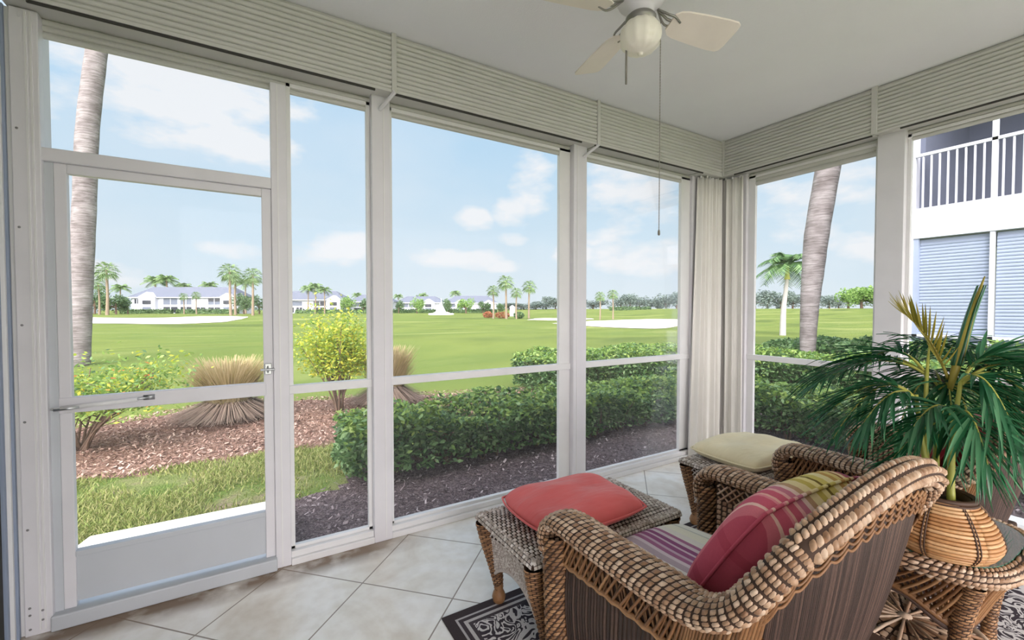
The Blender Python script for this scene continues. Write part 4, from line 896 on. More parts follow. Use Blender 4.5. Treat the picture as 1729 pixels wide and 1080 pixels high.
# ------------------------------------------------------------------ foliage helpers
def leaf_quads(c, size, g, up=.35, asp=.5):
    n = len(c); d = g.normal(0, 1, (n, 3)); d[:, 2] *= .6; d /= np.linalg.norm(d, axis=1)[:, None]
    nn = g.normal(0, 1, (n, 3)); nn[:, 2] = np.abs(nn[:, 2])+up*2; e = np.cross(d, nn); e /= np.linalg.norm(e, axis=1)[:, None]+1e-9
    L = (size*(.6+.8*g.random(n)))[:, None]; 
    return np.stack([c-d*L*.5, c+e*L*asp*.5, c+d*L*.5, c-e*L*asp*.5], 1)
def box_cloud(x0, x1, y0, y1, z0, z1, n, g, shell=.12, rag=.05):
    # points near the shell of a clipped box with a wavy top
    x = g.uniform(x0, x1, n); y = g.uniform(y0, y1, n); z = g.uniform(z0, z1, n); f = g.random(n); w = x1-x0; d = y1-y0; h = z1-z0
    A = np.array([w*d, w*h, w*h, d*h, d*h]); A = np.cumsum(A/A.sum()); k = np.searchsorted(A, f); dd = np.abs(g.normal(0, shell*.6, n))
    z = np.where(k == 0, z1-dd, z); y = np.where(k == 1, y0+dd, y); y = np.where(k == 2, y1-dd, y); x = np.where(k == 3, x0+dd, x); x = np.where(k == 4, x1-dd, x)
    wob = rag*(np.sin(x*5.3+y*2)+np.sin(y*6.1+x*3+1)+np.sin(x*13+y*11)*.6)
    z = np.where(k == 0, z+wob, z0+(z-z0)*(1+wob/(h+1e-6))); bul = rag*np.sin(z*9+x*4+y*5); y = y+np.where(k == 1, bul, 0); x = x+np.where(k >= 3, bul, 0)
    return np.stack([x, y, z], -1), k
def hedge(name, segs, dens, size, label, g, stems=True, newfrac=.55, cat='hedge', mats=('leaf', 'leaf_new')):
    o = empty(name, (segs[0][0], segs[0][2], -.13), 0, label, cat); off = np.array([segs[0][0], segs[0][2], -.13]); A, B, G2 = MB(), MB(), MB()
    for (x0, x1, y0, y1, z0, z1) in segs:
        area = (x1-x0)*(y1-y0)+2*(x1-x0+y1-y0)*(z1-z0); n = int(area*dens); c, k = box_cloud(x0, x1, y0, y1, z0, z1, n, g)
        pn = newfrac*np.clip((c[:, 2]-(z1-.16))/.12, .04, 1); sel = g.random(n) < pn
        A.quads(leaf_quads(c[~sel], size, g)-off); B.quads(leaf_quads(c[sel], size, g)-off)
        # inner growth
        m_ = int(n*.35); ci = np.stack([g.uniform(x0+.1, x1-.1, m_), g.uniform(y0+.1, y1-.1, m_), g.uniform(z0+.05, z1-.1, m_)], -1); A.quads(leaf_quads(ci, size*1.2, g)-off)
        if stems:
            for q in range(int((x1-x0)*(y1-y0)*16)+3):
                bx_, by_ = g.uniform(x0+.15, x1-.15), g.uniform(y0+.15, y1-.15)
                for w in range(3):
                    p = np.array([(bx_, by_, -.15), (bx_+g.normal(0, .05), by_+g.normal(0, .05), (z0+z1)/2-.05), (bx_+g.normal(0, .14), by_+g.normal(0, .14), z1-.08)]); G2.tube(catmull(p, 6)-off, np.linspace(.009, .003, 6), 5)
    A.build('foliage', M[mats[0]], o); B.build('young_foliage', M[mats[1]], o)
    if stems: G2.build('stems', M['twig'], o)
    return o
g0 = np.random.default_rng(21)
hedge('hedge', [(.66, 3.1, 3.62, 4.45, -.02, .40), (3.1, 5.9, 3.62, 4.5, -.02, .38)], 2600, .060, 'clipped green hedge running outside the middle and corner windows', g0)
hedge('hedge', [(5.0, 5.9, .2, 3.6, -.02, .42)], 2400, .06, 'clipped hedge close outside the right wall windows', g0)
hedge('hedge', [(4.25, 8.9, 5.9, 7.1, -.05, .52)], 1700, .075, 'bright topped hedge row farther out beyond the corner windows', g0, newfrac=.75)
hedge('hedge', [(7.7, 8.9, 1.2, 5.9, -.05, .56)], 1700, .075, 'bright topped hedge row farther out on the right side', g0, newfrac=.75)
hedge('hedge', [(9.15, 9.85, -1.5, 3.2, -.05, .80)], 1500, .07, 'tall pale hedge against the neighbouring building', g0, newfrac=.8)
def blob_cloud(cen, rad, n, g, shell=.35):
    d = g.normal(0, 1, (n, 3)); d /= np.linalg.norm(d, axis=1)[:, None]; r = (1-shell*np.abs(g.normal(0, .6, n))).clip(0, 1.1)[:, None]; return np.array(cen)+d*r*np.array(rad)
# spreading dark shrub at the foot of the leaning palm
def blob_plant(name, x, y, blobs, n, size, mats, label, cat, g, trunk=None, off_z=None):
    z = float(ground(x, y)) if off_z is None else off_z
    r = empty(name, (x, y, z), 0, label, cat); parts = {}
    for c, rad, k, mm in blobs: parts.setdefault(mm, []).append(leaf_quads(blob_cloud(c, rad, int(n*k), g), size, g))
    for mm, qs in parts.items():
        mb = MB(); mb.quads(np.concatenate(qs)); mb.build('foliage', M[mm], r)
    return r
o = blob_plant('shrub', 12.2, 5.3, [((0, 0, .45), (.9, .9, .40), 1, 'leaf'), ((-.2, -1.1, .45), (.9, .8, .45), .9, 'leaf'), ((.3, -2.0, .42), (.8, .8, .42), .8, 'leaf'), ((.0, .9, .38), (.7, .6, .35), .6, 'leaf')], 2600, .12, None, 'low spreading dark shrub at the foot of the leaning palm', 'shrub', g0)
# yellow-green bushes with visible stems
def bush(x, y, w, h, n, size, mats, label, g, stems=7, top=None, seed=0, low=.3):
    z = float(ground(x, y)); r = empty('bush', (x, y, z), 0, label, 'bush'); tips = []
    mb = MB()
    for k in range(stems*2):
        a = g.uniform(0, 2*math.pi); rr = w*.45*math.sqrt(g.random()); hh = h*(.55+.4*g.random()); p = catmull([(g.normal(0, .03), g.normal(0, .03), 0), (rr*.35*math.cos(a), rr*.35*math.sin(a), hh*.45), (rr*math.cos(a), rr*math.sin(a), hh)], 8)
        mb.tube(p, np.linspace(.016, .004, 8), 6); tips.append(p)
        for j in range(3): q = p[3+j]; e = q+np.array([g.normal(0, .15*w), g.normal(0, .15*w), .18*h]); mb.tube([q, e], [.006, .002], 5); tips.append(np.array([q, e]))
    mb.build('stems', M['twig'], r)
    ends = np.array([p[-1] for p in tips]+[p[len(p)//2+1] for p in tips if len(p) > 3]); c = ends[g.integers(0, len(ends), n)]+g.normal(0, 1, (n, 3))*np.array([w*.10, w*.10, h*.10])
    # keep an airy rounded crown
    k = (c[:, 2] > low*h); c = c[k]; mm = g.random(len(c))
    lo_ = 0
    for name_, fr in mats: sel = (mm >= lo_) & (mm < lo_+fr); lo_ += fr; b = MB(); b.quads(leaf_quads(c[sel], size, g)); b.build('foliage', M[name_], r)
    return r
bush(-1.55, 6.1, 1.75, .92, 9500, .05, [('leaf_new', .62), ('leaf_yel', .24), ('leaf_orange', .02), ('leaf', .12)], 'low yellow green bush with bare forked stems seen through the door', g0, low=.5)
bush(1.04, 6.5, 1.1, 1.5, 9500, .05, [('leaf_yel', .72), ('leaf_new', .28)], 'taller yellow shrub seen through the narrow window', g0, low=.38)
def tuft(x, y, w, h, n, label, g):
    z = float(ground(x, y)); r = empty('ornamental_grass', (x, y, z), 0, label, 'ornamental grass')
    for nm, mat, hh, nn, sp in (('plumes', 'straw', h, n, 1.0), ('dry_base', 'straw_base', h*.55, n, 1.3)):
        a = g.uniform(0, 2*math.pi, nn); r0 = w*.16*np.sqrt(g.random(nn)); r1 = w*.5*sp*g.random(nn)**.7; H_ = hh*(.6+.5*g.random(nn)); cs = np.stack([np.cos(a), np.sin(a)], -1)
        b = np.stack([cs[:, 0]*r0, cs[:, 1]*r0, 0*a], -1); m_ = np.stack([cs[:, 0]*(r0+r1*.35), cs[:, 1]*(r0+r1*.35), H_*.65], -1); t_ = np.stack([cs[:, 0]*(r0+r1), cs[:, 1]*(r0+r1), H_*np.where(nm == 'plumes', 1, .35)], -1)
        w_ = np.stack([-cs[:, 1], cs[:, 0], 0*a], -1)*.006; mb = MB(); mb.quads(np.concatenate([np.stack([b-w_, b+w_, m_+w_, m_-w_], 1), np.stack([m_-w_, m_+w_, t_+w_*.3, t_-w_*.3], 1)])); mb.build(nm, M[mat], r)
tuft(-.27, 6.9, .95, .78, 2600, 'dry tan ornamental grass clump seen through the door', g0)
tuft(1.80, 6.75, .8, .85, 2400, 'dry tan grass clump behind the wide white post', g0)

# ------------------------------------------------------------------ near palms
def trunk_obj(name, pts, radii, mat, parent, n=20):
    mb = MB(); q = catmull(pts, 40); r = np.interp(np.linspace(0, 1, 40), np.linspace(0, 1, len(radii)), radii); r = r*(1+.015*np.sin(np.arange(40)*2.1)); mb.tube(q, r, n); return mb.build(name, mat, parent, smooth=True)
def crown(parent, top, n, L, g, mat='palmfar', leaf=.6, w=.03, nl=16, name='frond', elev=(-.3, 1.2), droop=.9):
    for k in range(n):
        a = 2*math.pi*k/n*2.4+g.normal(0, .2); e = elev[0]+(elev[1]-elev[0])*(k+.5)/n; t_ = np.linspace(0, 1, 9)
        d = np.array([math.cos(a)*math.cos(e), math.sin(a)*math.cos(e), math.sin(e)]); P = np.array(top)+d*(t_*L)[:, None]; P[:, 2] -= droop*L*.45*t_**2.2
        mb = MB(); mb.tube(P, np.linspace(w*.6, w*.1, 9), 4, caps=False); T = np.gradient(P, axis=0); T /= np.linalg.norm(T, axis=1)[:, None]; qs = []
        for i in range(nl):
            s_ = .12+.86*i/nl; c = np.array([np.interp(s_, t_, P[:, j]) for j in range(3)]); tg = np.array([np.interp(s_, t_, T[:, j]) for j in range(3)]); sd_ = np.cross(tg, [0, 0, 1.]); sd_ /= np.linalg.norm(sd_)+1e-9
            for q in (-1, 1):
                dd = tg*.7+sd_*q+np.array([0, 0, -.35+.2*g.random()]); dd /= np.linalg.norm(dd); LL = leaf*math.sin(math.pi*(.15+.75*s_))*(.8+.4*g.random()); e2 = tg*w
                qs.append([c-e2, c+e2, c+dd*LL+e2*.3+np.array([0, 0, -.15*LL]), c+dd*LL-e2*.1+np.array([0, 0, -.15*LL])])
        mb.quads(np.array(qs)); mb.build(name, M[mat], parent)
zl = float(ground(-4.3, 16)); 
pl = empty('palm_tree', (-4.05, 16.0, zl), 0, 'tall pale palm trunk rising outside the door, its crown out of view', 'palm tree')
trunk_obj('trunk', [(0, 0, -.1), (.10, .05, 2.1), (.20, .1, 4.2), (.30, .1, 6.3), (.50, .1, 8.3), (.75, .1, 10.5), (.95, .1, 13.5)], [.275, .26, .25, .245, .23, .21, .20], M['trunk'], pl)
crown(pl, (.95, .1, 13.6), 22, 2.6, g0, leaf=.7, w=.05)
x_, y_ = spot(1367, 10.2); zr = float(ground(x_, y_))
pr_ = empty('palm_tree', (x_, y_, zr), 0, 'thick grey palm trunk swelling upward, seen through the window right of the corner', 'palm tree')
rt_ = np.array([math.sin(HEAD), -math.cos(HEAD), 0])
trunk_obj('trunk', [(0, 0, -.1), tuple(rt_*-.03+np.array([0, 0, .6])), tuple(rt_*.0+np.array([0, 0, 1.6])), tuple(rt_*.06+np.array([0, 0, 2.4])), tuple(rt_*.14+np.array([0, 0, 3.3])), tuple(rt_*.37+np.array([0, 0, 4.8])), tuple(rt_*.6+np.array([0, 0, 6.4])), tuple(rt_*.7+np.array([0, 0, 8.5]))], [.16, .16, .19, .225, .25, .25, .23, .19], M['trunk'], pr_)
crown(pr_, tuple(rt_*.7+np.array([0, 0, 8.6])), 20, 2.6, g0, leaf=.7, w=.05)
x_, y_ = spot(1322, 27); zz_ = float(ground(x_, y_))
ps = empty('palm_tree', (x_, y_, zz_), 0, 'small green palm with a slim white trunk left of the thick trunk', 'palm tree')
trunk_obj('trunk', [(0, 0, -.1), (.05, 0, 1.5), (.15, -.05, 2.6), (.22, -.1, 3.5)], [.18, .15, .12, .10], M['trunk_pale'], ps)
trunk_obj('crownshaft', [(.22, -.1, 3.45), (.23, -.1, 3.7), (.24, -.1, 4.3)], [.17, .13, .08], M['cane'], ps, 12)
crown(ps, (.25, -.1, 4.35), 22, 2.1, g0, 'leaf', leaf=.75, w=.045, nl=22, elev=(-.1, 1.3), droop=1.4)

# ------------------------------------------------------------------ distant trees
def fan_palm(h, g, label=None):
    r = empty('palm_tree', (0, 0, 0), 0, label, 'palm tree'); trunk_obj('trunk', [(0, 0, -.2), (.1, 0, h*.4), (0, .1, h*.9)], [.26, .19, .17], M['trunk_far'], r, 8)
    mb = MB(); n = 30
    for k in range(n):
        a = k*2.4; e = -.9+2.1*(k+.5)/n; d = np.array([math.cos(a)*math.cos(e), math.sin(a)*math.cos(e), math.sin(e)]); c = np.array([0, .1, h*.9])+d*1.0; sd_ = np.cross(d, [0, 0, 1.]); sd_ /= np.linalg.norm(sd_)+1e-9; u_ = np.cross(sd_, d); qs = []
        for j in range(9):
            b = -1.3+2.6*j/8; dd = d*math.cos(b)+sd_*math.sin(b)+np.array([0, 0, -.25]); qs.append([c, c+dd*.55+sd_*.08, c+dd*1.05+np.array([0, 0, -.25]), c+dd*.55-sd_*.08+u_*.05])
        mb.quads(np.array(qs)); mb.tube([np.array([0, .1, h*.9]), c], .03, 4, caps=False)
    mb.build('crown', M['palmfar'], r); return r
def feather_palm(h, g, L=2.6):
    r = empty('palm_tree', (0, 0, 0), 0, None, 'palm tree'); trunk_obj('trunk', [(0, 0, -.2), (.15, 0, h*.5), (.1, .1, h)], [.24, .16, .13], M['trunk_far'], r, 8)
    mb = MB(); tmp = []
    n = 18
    for k in range(n):
        a = k*2.4; e = -.2+1.3*(k+.5)/n; t_ = np.linspace(0, 1, 7); d = np.array([math.cos(a)*math.cos(e), math.sin(a)*math.cos(e), math.sin(e)]); P = np.array([.1, .1, h])+d*(t_*L)[:, None]; P[:, 2] -= .5*L*t_**2.2; T = np.gradient(P, axis=0); qs = []
        for i in range(12):
            s_ = .1+.88*i/12; c = np.array([np.interp(s_, t_, P[:, j]) for j in range(3)]); tg = np.array([np.interp(s_, t_, T[:, j]) for j in range(3)]); tg /= np.linalg.norm(tg); sd_ = np.cross(tg, [0, 0, 1.]); sd_ /= np.linalg.norm(sd_)+1e-9
            for q in (-1, 1): dd = tg*.6+sd_*q*.8+np.array([0, 0, -.5]); LL = .75*math.sin(math.pi*(.2+.7*s_)); qs.append([c-tg*.09, c+tg*.09, c+dd*LL+tg*.05, c+dd*LL-tg*.02])
        mb.quads(np.array(qs)); mb.tube(P, .035, 4, caps=False)
    mb.build('crown', M['palmfar'], r); return r
def broad_tree(g, mat, w=5, h=7, n=1500, size=.55, flat=.4, lowc=.34):
    r = empty('tree', (0, 0, 0), 0, None, 'tree'); mb = MB(); qs = []; tr = MB()
    tr.tube(catmull([(0, 0, -.3), (.1, 0, h*.25), (0, .1, h*.5)], 6), np.linspace(.3, .18, 6), 7)
    for k in range(9):
        a = g.uniform(0, 6.28); rr = w*.55*math.sqrt(g.random()); c = (rr*math.cos(a), rr*math.sin(a), h*(lowc+(.78-lowc)*g.random())); rad = (w*.32, w*.32, h*.22*(1+flat)); qs.append(leaf_quads(blob_cloud(c, rad, n//9, g, .5), size, g, .2, .7)); tr.tube([(0, 0, h*.3), tuple(np.array(c)*.9)], [.14, .05], 5)
    mb.quads(np.concatenate(qs)); mb.build('crown', M[mat], r); tr.build('trunk', M['twig'], r); return r
first = {}
def put(kind, make, bearing, depth, scale, rz, label, group=None, zoff=0, sz=None):
    if kind not in first: first[kind] = make(); o = first[kind]; o['used'] = 0
    else: o = copy_tree(first[kind])
    if 'used' in o: del o['used']
    x, y = spot(bearing, depth); o.location = (x, y, float(ground(x, y))+zoff); o.scale = (scale, scale, sz or scale); o.rotation_euler = (0, 0, rz)
    o['label'] = label; o['category'] = 'palm tree' if 'palm' in kind else 'tree'
    if group: o['group'] = group
    elif 'group' in o: del o['group']
    return o
fp = lambda: fan_palm(8, g0); fe = lambda: feather_palm(7, g0)
def hgt(topy, depth): return EYE+(522-topy)/734.5*depth+.13
FP = [(181, 437, 118, 'tall fan palm just right of the near pale trunk'), (168, 466, 122, 'shorter fan palm beside the near pale trunk'), (390, 440, 110, 'bushy fan palm at the right end of the grey roofed house'), (398, 452, 116, 'second fan palm close behind the bushy one at the house end'), (427, 447, 112, 'slim fan palm just left of the door latch post'),
      (833, 479, 68, 'leftmost and shorter of the four fan palms on the fairway'), (855, 461, 66, 'tallest of the four fan palms on the fairway'), (872, 484, 64, 'shortest fan palm of the four on the fairway'), (893, 471, 68, 'rightmost leaning fan palm of the four on the fairway'),
      (1013, 490, 62, 'fan palm with forked pale trunks beside the right bunker'), (1035, 486, 66, 'slim fan palm right of the forked one by the bunker'), (311, 492, 138, 'left small palm in front of the grey roofed house'), (332, 490, 138, 'right small palm in front of the grey roofed house')]
for i, (b, ty, d, lb) in enumerate(FP):
    h = hgt(ty, d); put('fan_palm', fp, b, d, h/9.0, i*1.3, lb, sz=h/9.0)
    FP[i] = None
FE = [(262, 464, 172, 'feather palm above the left part of the grey roof'), (282, 462, 170, 'wider feather palm above the grey roof'), (312, 476, 172, 'low feather palm above the middle of the grey roof'), (355, 474, 172, 'feather palm above the right part of the grey roof'), (205, 478, 150, 'drooping palm left of the grey roofed house'), (415, 468, 150, 'low palm behind the slim fan palm'),
      (520, 480, 160, 'left feather palm over the second house'), (532, 476, 158, 'tallest feather palm over the second house'), (548, 482, 158, 'right feather palm over the second house'), (604, 493, 204, 'small feather palm left of the wide post'), (673, 495, 206, 'feather palm just right of the wide post'), (769, 490, 207, 'lone feather palm above the row of far white houses'), (714, 494, 208, 'spreading palm behind the fountain')]
for i, (b, ty, d, lb) in enumerate(FE):
    h = hgt(ty, d); put('feather_palm', fe, b, d, h/8.2, i*.9, lb)
BT = [(115, 492, 128, 4.6, 'tree_far', 'round green tree left of the near pale trunk'), (160, 484, 140, 6, 'tree_far', 'broad tree right behind the near pale trunk'), (196, 494, 132, 6, 'tree_far', 'dark green tree at the left end of the grey roofed house'), (216, 500, 138, 4, 'tree_far', 'smaller tree touching the grey roofed house'),
      (412, 494, 135, 5, 'tree_far', 'green tree right of the grey roofed house'), (438, 496, 132, 5, 'tree_far', 'green tree behind the door latch post'), (590, 500, 165, 5, 'tree_bright', 'round tree right of the second house'), (613, 502, 160, 5, 'tree_far', 'dark tree left of the wide post'), (636, 500, 165, 5, 'tree_far', 'tree hidden mostly by the wide post'),
      (704, 503, 160, 5, 'tree_bright', 'round tree left of the fountain'), (716, 492, 214, 7, 'tree_far', 'taller tree behind the fountain'), (757, 503, 165, 4, 'tree_far', 'small tree right of the fountain'), (787, 503, 160, 5.5, 'tree_bright', 'bright round tree in front of the far white houses'), (815, 507, 170, 4.5, 'tree_far', 'tree left of the four fan palms'), (842, 511, 170, 4, 'tree_far', 'low tree behind the four fan palms'),
      (673, 505, 165, 3.6, 'tree_far', 'small tree just right of the wide post')]
for i, (b, ty, d, w, kd, lb) in enumerate(BT):
    h = hgt(ty, d); put(kd, (lambda m=('leaf_far2' if kd == 'tree_bright' else 'leaf_far'): broad_tree(g0, m)), b, d, w/5*.9, i*.8, lb, sz=h/7.0)
LINE = [(905, 512, 230), (922, 510, 235), (938, 502, 225), (955, 498, 222), (1001, 508, 240), (1048, 502, 225), (1064, 498, 222), (1080, 502, 226), (1096, 508, 240), (1110, 506, 235), (1124, 498, 222), (1142, 494, 218), (1160, 500, 222), (1275, 492, 215), (1296, 493, 218), (1318, 494, 214), (1338, 498, 226), (1400, 500, 222), (1416, 504, 228), (885, 512, 235), (860, 512, 238), (972, 508, 238)]
ORD = ['leftmost', 'second', 'third', 'fourth', 'fifth', 'sixth', 'seventh', 'eighth', 'ninth', 'tenth']
def zone(b): return 2 if b > 1250 else 1 if b > 990 else 0
ZN = ['beyond the four fan palms', 'in the window left of the corner', 'right of the corner curtains']
def zlabel(b):
    k = sorted(q[0] for q in LINE if zone(q[0]) == zone(b)).index(b)
    return ('leftmost grey green horizon tree ' if k == 0 else 'grey green horizon tree, %s from the left ' % ORD[k])+ZN[zone(b)]
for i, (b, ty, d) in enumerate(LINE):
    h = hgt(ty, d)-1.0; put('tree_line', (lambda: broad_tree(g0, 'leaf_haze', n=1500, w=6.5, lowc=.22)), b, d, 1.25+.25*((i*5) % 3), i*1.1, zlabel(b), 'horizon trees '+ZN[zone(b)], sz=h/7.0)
for i, (b, ty, d, w) in enumerate([(1432, 492, 130, 6), (1455, 486, 128, 7), (1478, 488, 126, 6)]):
    put('tree_bright', None, b, d, w/5, i*2.0, ['leftmost of three brighter trees near the right post', 'middle and tallest of three brighter trees near the right post', 'rightmost of three brighter trees, cut by the right post'][i], sz=(hgt(ty, d)-1)/7.0)
# red shrubs by the four palms
for b, d, w, lb, mm in ((824, 72, .9, 'small red shrub at the foot of the leftmost fairway palm', 'red_shrub'), (848, 70, 1.3, 'wider red and green shrub at the foot of the tallest fairway palm', 'red_shrub'), (876, 68, .9, 'low dark shrub under the right fairway palms', 'leaf_far')):
    x, y = spot(b, d); blob_plant('shrub', x, y, [((0, 0, .5), (w, w, .55), 1, mm)], 500, .28, None, lb, 'shrub', g0)

# ------------------------------------------------------------------ distant houses
fwd = np.array([math.cos(HEAD), math.sin(HEAD)])
def house(bearing0, bearing1, depth, eave, ridge, label, bays, cat='house', gables=()):
    """face towards the room; local x to the right, y away"""
    x0, y0 = spot(bearing0, depth); x1, y1 = spot(bearing1, depth); w = math.hypot(x1-x0, y1-y0); dp = 9
    z = float(ground((x0+x1)/2, (y0+y1)/2)); r = empty('house', (x0, y0, z), math.atan2(y1-y0, x1-x0), label, cat)
    mb = MB(); mb.box(0, w, 0, dp, -.5, eave); mb.build('walls', M['bwall_far'], r)
    mb = MB(); e = .8; mb.add([(-e, -e, eave), (w+e, -e, eave), (w+e, dp+e, eave), (-e, dp+e, eave), (4, dp/2, ridge), (w-4, dp/2, ridge)], [(0, 1, 5, 4), (1, 2, 5), (2, 3, 4, 5), (3, 0, 4), (3, 2, 1, 0)]); mb.box(-e, w+e, -e-.05, -e+.1, eave-.3, eave+.02, 1); mb.build('roof', [M['roof'], M['bwall_far']], r)
    for gx_, gw in gables:
        mb = MB(); mb.add([(gx_*w-gw, -1.2, eave), (gx_*w+gw, -1.2, eave), (gx_*w, -1.2, eave+gw*.55), (gx_*w-gw, 4, eave), (gx_*w+gw, 4, eave), (gx_*w, 5, eave+gw*.55)], [(0, 1, 2), (0, 2, 5, 3), (1, 4, 5, 2)]); mb.box(gx_*w-gw+.3, gx_*w+gw-.3, -1.1, .2, -.3, eave); mb.build('gable_bay', M['bwall_far'], r)
        for zz2 in (.9, eave*.56): mb = MB(); mb.box(gx_*w-gw*.45, gx_*w+gw*.45, -1.18, -1.05, zz2, zz2+1.3); mb.build('window', M['win_mid'] if zz2 < 1 else M['win_dark'], r)
    for a, b, lo, hi, mm in bays:
        mb = MB(); mb.box(a*w, b*w, -.06, .3, lo*eave, hi*eave); wd = mb.build('window', M[mm], r)
        mb = MB()
        for q in np.linspace(a*w, b*w, 3): mb.box(q-.12, q+.12, -.14, -.05, lo*eave, hi*eave)
        mb.build('column', M['bwall_far'], wd)
    return r
B1 = [(.0+.30, .44, .55, .93, 'win_mid'), (.46, .57, .55, .93, 'win_mid'), (.72, .84, .72, .93, 'win_dark'), (.72, .84, .55, .72, 'win_mid'), (.30, .44, .05, .40, 'win_dark'), (.46, .57, .05, .40, 'win_dark'), (.60, .70, .05, .38, 'win_dark'), (.72, .84, .05, .38, 'win_dark'), (.88, .95, .6, .85, 'win_dark'), (.03, .08, .6, .88, 'win_dark')]
house(222, 402, 150, 5.6, 9.3, 'long white house with a grey roof behind the large bunker', B1, gables=((.17, 3.2), (.915, 2.6)))
house(470, 578, 168, 5.2, 8.7, 'white house with a grey roof seen through the narrow window', [(.05, .25, .05, .42, 'win_dark'), (.28, .38, .05, .42, 'win_dark'), (.05, .38, .55, .88, 'win_mid'), (.55, .75, .05, .42, 'win_dark'), (.55, .75, .55, .88, 'win_dark')], gables=((.88, 3),))
house(590, 662, 178, 4.6, 7.6, 'white house largely behind the wide post', [(.1, .5, .05, .45, 'win_dark'), (.1, .5, .55, .88, 'win_mid')])
house(668, 748, 185, 4.4, 7.2, 'far white house left of the fountain', [(.05, .2, .05, .42, 'win_dark'), (.3, .5, .05, .42, 'win_dark'), (.05, .5, .55, .88, 'win_mid')], gables=((.7, 3),))
house(752, 838, 190, 4.2, 7.4, 'far white house right of the fountain', [(.05, .25, .05, .42, 'win_dark'), (.35, .5, .05, .42, 'win_dark'), (.6, .75, .05, .42, 'win_dark'), (.05, .45, .55, .88, 'win_mid')], gables=((.3, 2.6), (.85, 2.4)))
house(20, 124, 152, 5.6, 9.8, 'white house at the far left behind the pale trunk', [(.5, .6, .05, .4, 'win_dark'), (.66, .75, .05, .4, 'win_dark'), (.8, .93, .05, .4, 'win_dark')])
x, y = spot(865, 96); mb = MB(); mb.box(-.55, .55, -.55, .55, -.4, 1.9); mb.add([(-.7, -.7, 1.9), (.7, -.7, 1.9), (.7, .7, 1.9), (-.7, .7, 1.9), (0, 0, 2.4)], [(0, 1, 4), (1, 2, 4), (2, 3, 4), (3, 0, 4), (3, 2, 1, 0)]); mb.box(-.3, .3, -.58, -.55, 0, 1.6)
o = mb.build('kiosk', M['bwall_far']); o.location = (x, y, float(ground(x, y))); o.rotation_euler = (0, 0, HEAD-R(90)); tag(o, 'tiny white kiosk standing behind the four fan palms', 'kiosk')
# clipped hedges at the feet of the houses
for b0, b1, d, lb in ((205, 290, 146, 'dark low hedge at the left foot of the grey roofed house'), (300, 402, 148, 'dark low hedge at the right foot of the grey roofed house'), (500, 625, 160, 'dark low hedge in front of the second house'), (664, 735, 172, 'low hedge left of the fountain'), (748, 838, 172, 'low hedge right of the fountain'), (1030, 1098, 165, 'long low hedge beyond the right bunker')):
    x0, y0 = spot(b0, d); x1, y1 = spot(b1, d); w = math.hypot(x1-x0, y1-y0); c, k = box_cloud(0, w, -.8, .8, 0, 1.3, 1500, g0, .3, .15); mb = MB(); mb.quads(leaf_quads(c, .7, g0)); mb.box(.2, w-.2, -.6, .6, 0, 1.0)
    o = mb.build('hedge', M['leaf_far']); o.location = (x0, y0, float(ground(x0, y0))); o.rotation_euler = (0, 0, math.atan2(y1-y0, x1-x0)); tag(o, lb, 'hedge')
# fountain
x, y = spot(745, 118); ft = empty('fountain', (x, y, float(ground(x, y))), 0, 'white fountain spray in front of the far white houses', 'fountain')
mb = MB(); mb.lathe([(3.4, 0), (3.4, .35), (3.1, .4), (3.0, .3), (0, .3)], 32); mb.build('basin', M['stone'], ft)
mb = MB(); g = np.random.default_rng(4)
for k in range(46):
    a = g.uniform(0, 6.28); r1 = .25+2.6*g.random()**1.6; h = 4.4*math.exp(-r1*.9); t_ = np.linspace(0, 1, 9); mb.tube(np.stack([math.cos(a)*r1*t_, math.sin(a)*r1*t_, .3+h*4*t_*(1-t_)], -1), .035, 5, caps=False)
mb.tube([(0, 0, .3), (0, 0, 2.5), (0, 0, 4.4)], [.28, .14, .04], 8); mb.build('water_jets', M['spray'], ft)

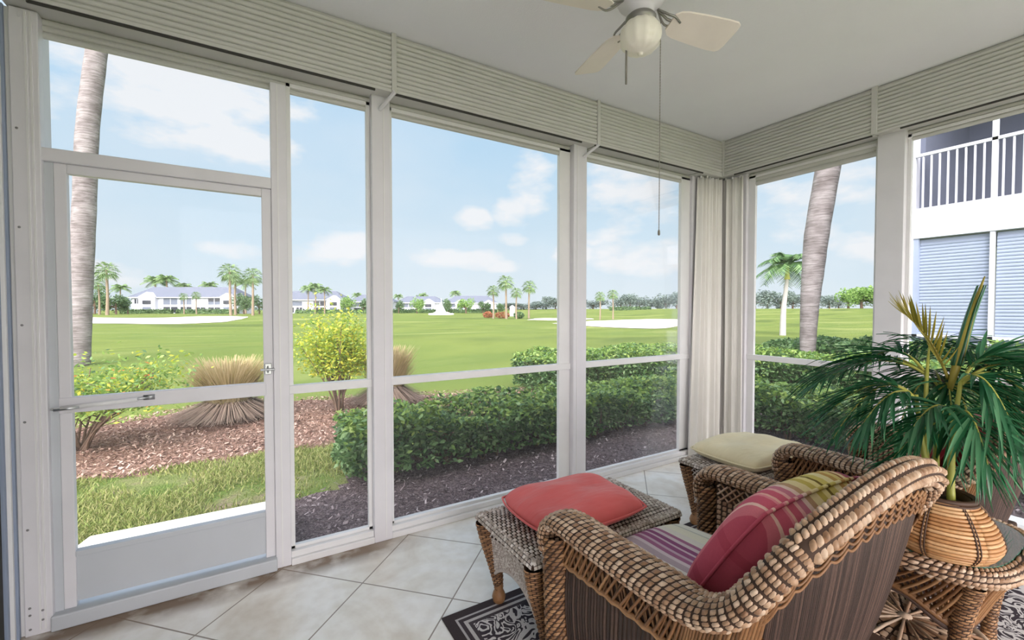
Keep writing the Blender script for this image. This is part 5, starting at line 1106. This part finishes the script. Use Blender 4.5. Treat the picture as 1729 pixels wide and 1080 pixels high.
# ------------------------------------------------------------------ neighbouring building
nbx = empty('building', (10, 3.1, -.15), 0, 'white two storey neighbouring building with a balcony and blue grey shutters', 'building')
def nb_(mb, name, mat, parent=None, **k):
    ox = np.array([10, 3.1, -.15]); mb.v = [v-ox for v in mb.v]; return mb.build(name, mat, parent or nbx, **k)
nb_(MB().box(10, 17, 2.97, 3.1, -.2, 6.6), 'side_wall', M['bwall'])
nb_(MB().box(10, 10.25, -3.0, 2.97, 2.60, 3.12), 'floor_band', M['bwall']); nb_(MB().box(10, 10.2, -3.0, 2.97, -.2, .76), 'base_wall', M['bwall'])
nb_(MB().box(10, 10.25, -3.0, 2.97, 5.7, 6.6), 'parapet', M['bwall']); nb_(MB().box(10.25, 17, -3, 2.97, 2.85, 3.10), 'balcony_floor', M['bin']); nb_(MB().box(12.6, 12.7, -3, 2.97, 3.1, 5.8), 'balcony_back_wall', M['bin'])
nb_(MB().box(10.25, 17, -3, 2.97, 5.65, 5.75), 'balcony_ceiling', M['bwall'])
nb_(MB().box(10.25, 12.6, 2.90, 2.97, 3.1, 5.7), 'shade_lining', M['bin'])  # added lining, its dark colour carries the shade inside the balcony
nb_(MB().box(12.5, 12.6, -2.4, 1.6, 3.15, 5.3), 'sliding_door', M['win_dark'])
nb_(MB().box(10.03, 10.09, 1.985, 2.05, 3.1, 5.7), 'balcony_post', M['bwall']); nb_(MB().box(10.03, 10.09, .2, .26, 3.1, 5.7), 'balcony_post', M['bwall'])
rl = nb_(MB().box(10.03, 10.08, -3, 2.97, 4.02, 4.07), 'balcony_rail', M['bwall'])
y = 2.87
while y > -1.0:
    nb_(MB().box(10.045, 10.068, y-.012, y+.012, 3.12, 4.03), 'baluster', M['bwall'], rl)
    y -= .105
def nshut(y0, y1):
    mb = MB(); ribs(mb, y0, y1, .86, 2.52, 10.10, 30, .012, 'Y', 1); mb.box(10.11, 10.12, y0, y1, .8, 2.58); return nb_(mb, 'shutter', M['bshut'])
nshut(2.06, 2.90); nshut(.3, 1.98); nshut(-2.9, .2)
nb_(MB().box(10.02, 10.08, 1.99, 2.045, .76, 2.6), 'mullion', M['bwall']); nb_(MB().box(10.02, 10.08, .21, .27, .76, 2.6), 'mullion', M['bwall']); nb_(MB().box(10.02, 10.08, -3, 2.97, .88, .93), 'shutter_rail', M['bwall']); nb_(MB().box(10.02, 10.1, 2.9, 2.97, .76, 2.6), 'shutter_guide', M['bshut'])
# white utility box glimpsed under the palm fronds
mb = MB(); mb.box(4.5, 4.82, 1.30, 1.54, -.13, .575); ub = mb.build('utility_box', M['bwall'], bevel=.01); tag(ub, 'white utility box standing outside behind the palm fronds', 'utility box')
MB().box(4.48, 4.84, 1.28, 1.56, .56, .60).build('lid', M['bwall'], ub, bevel=.006)
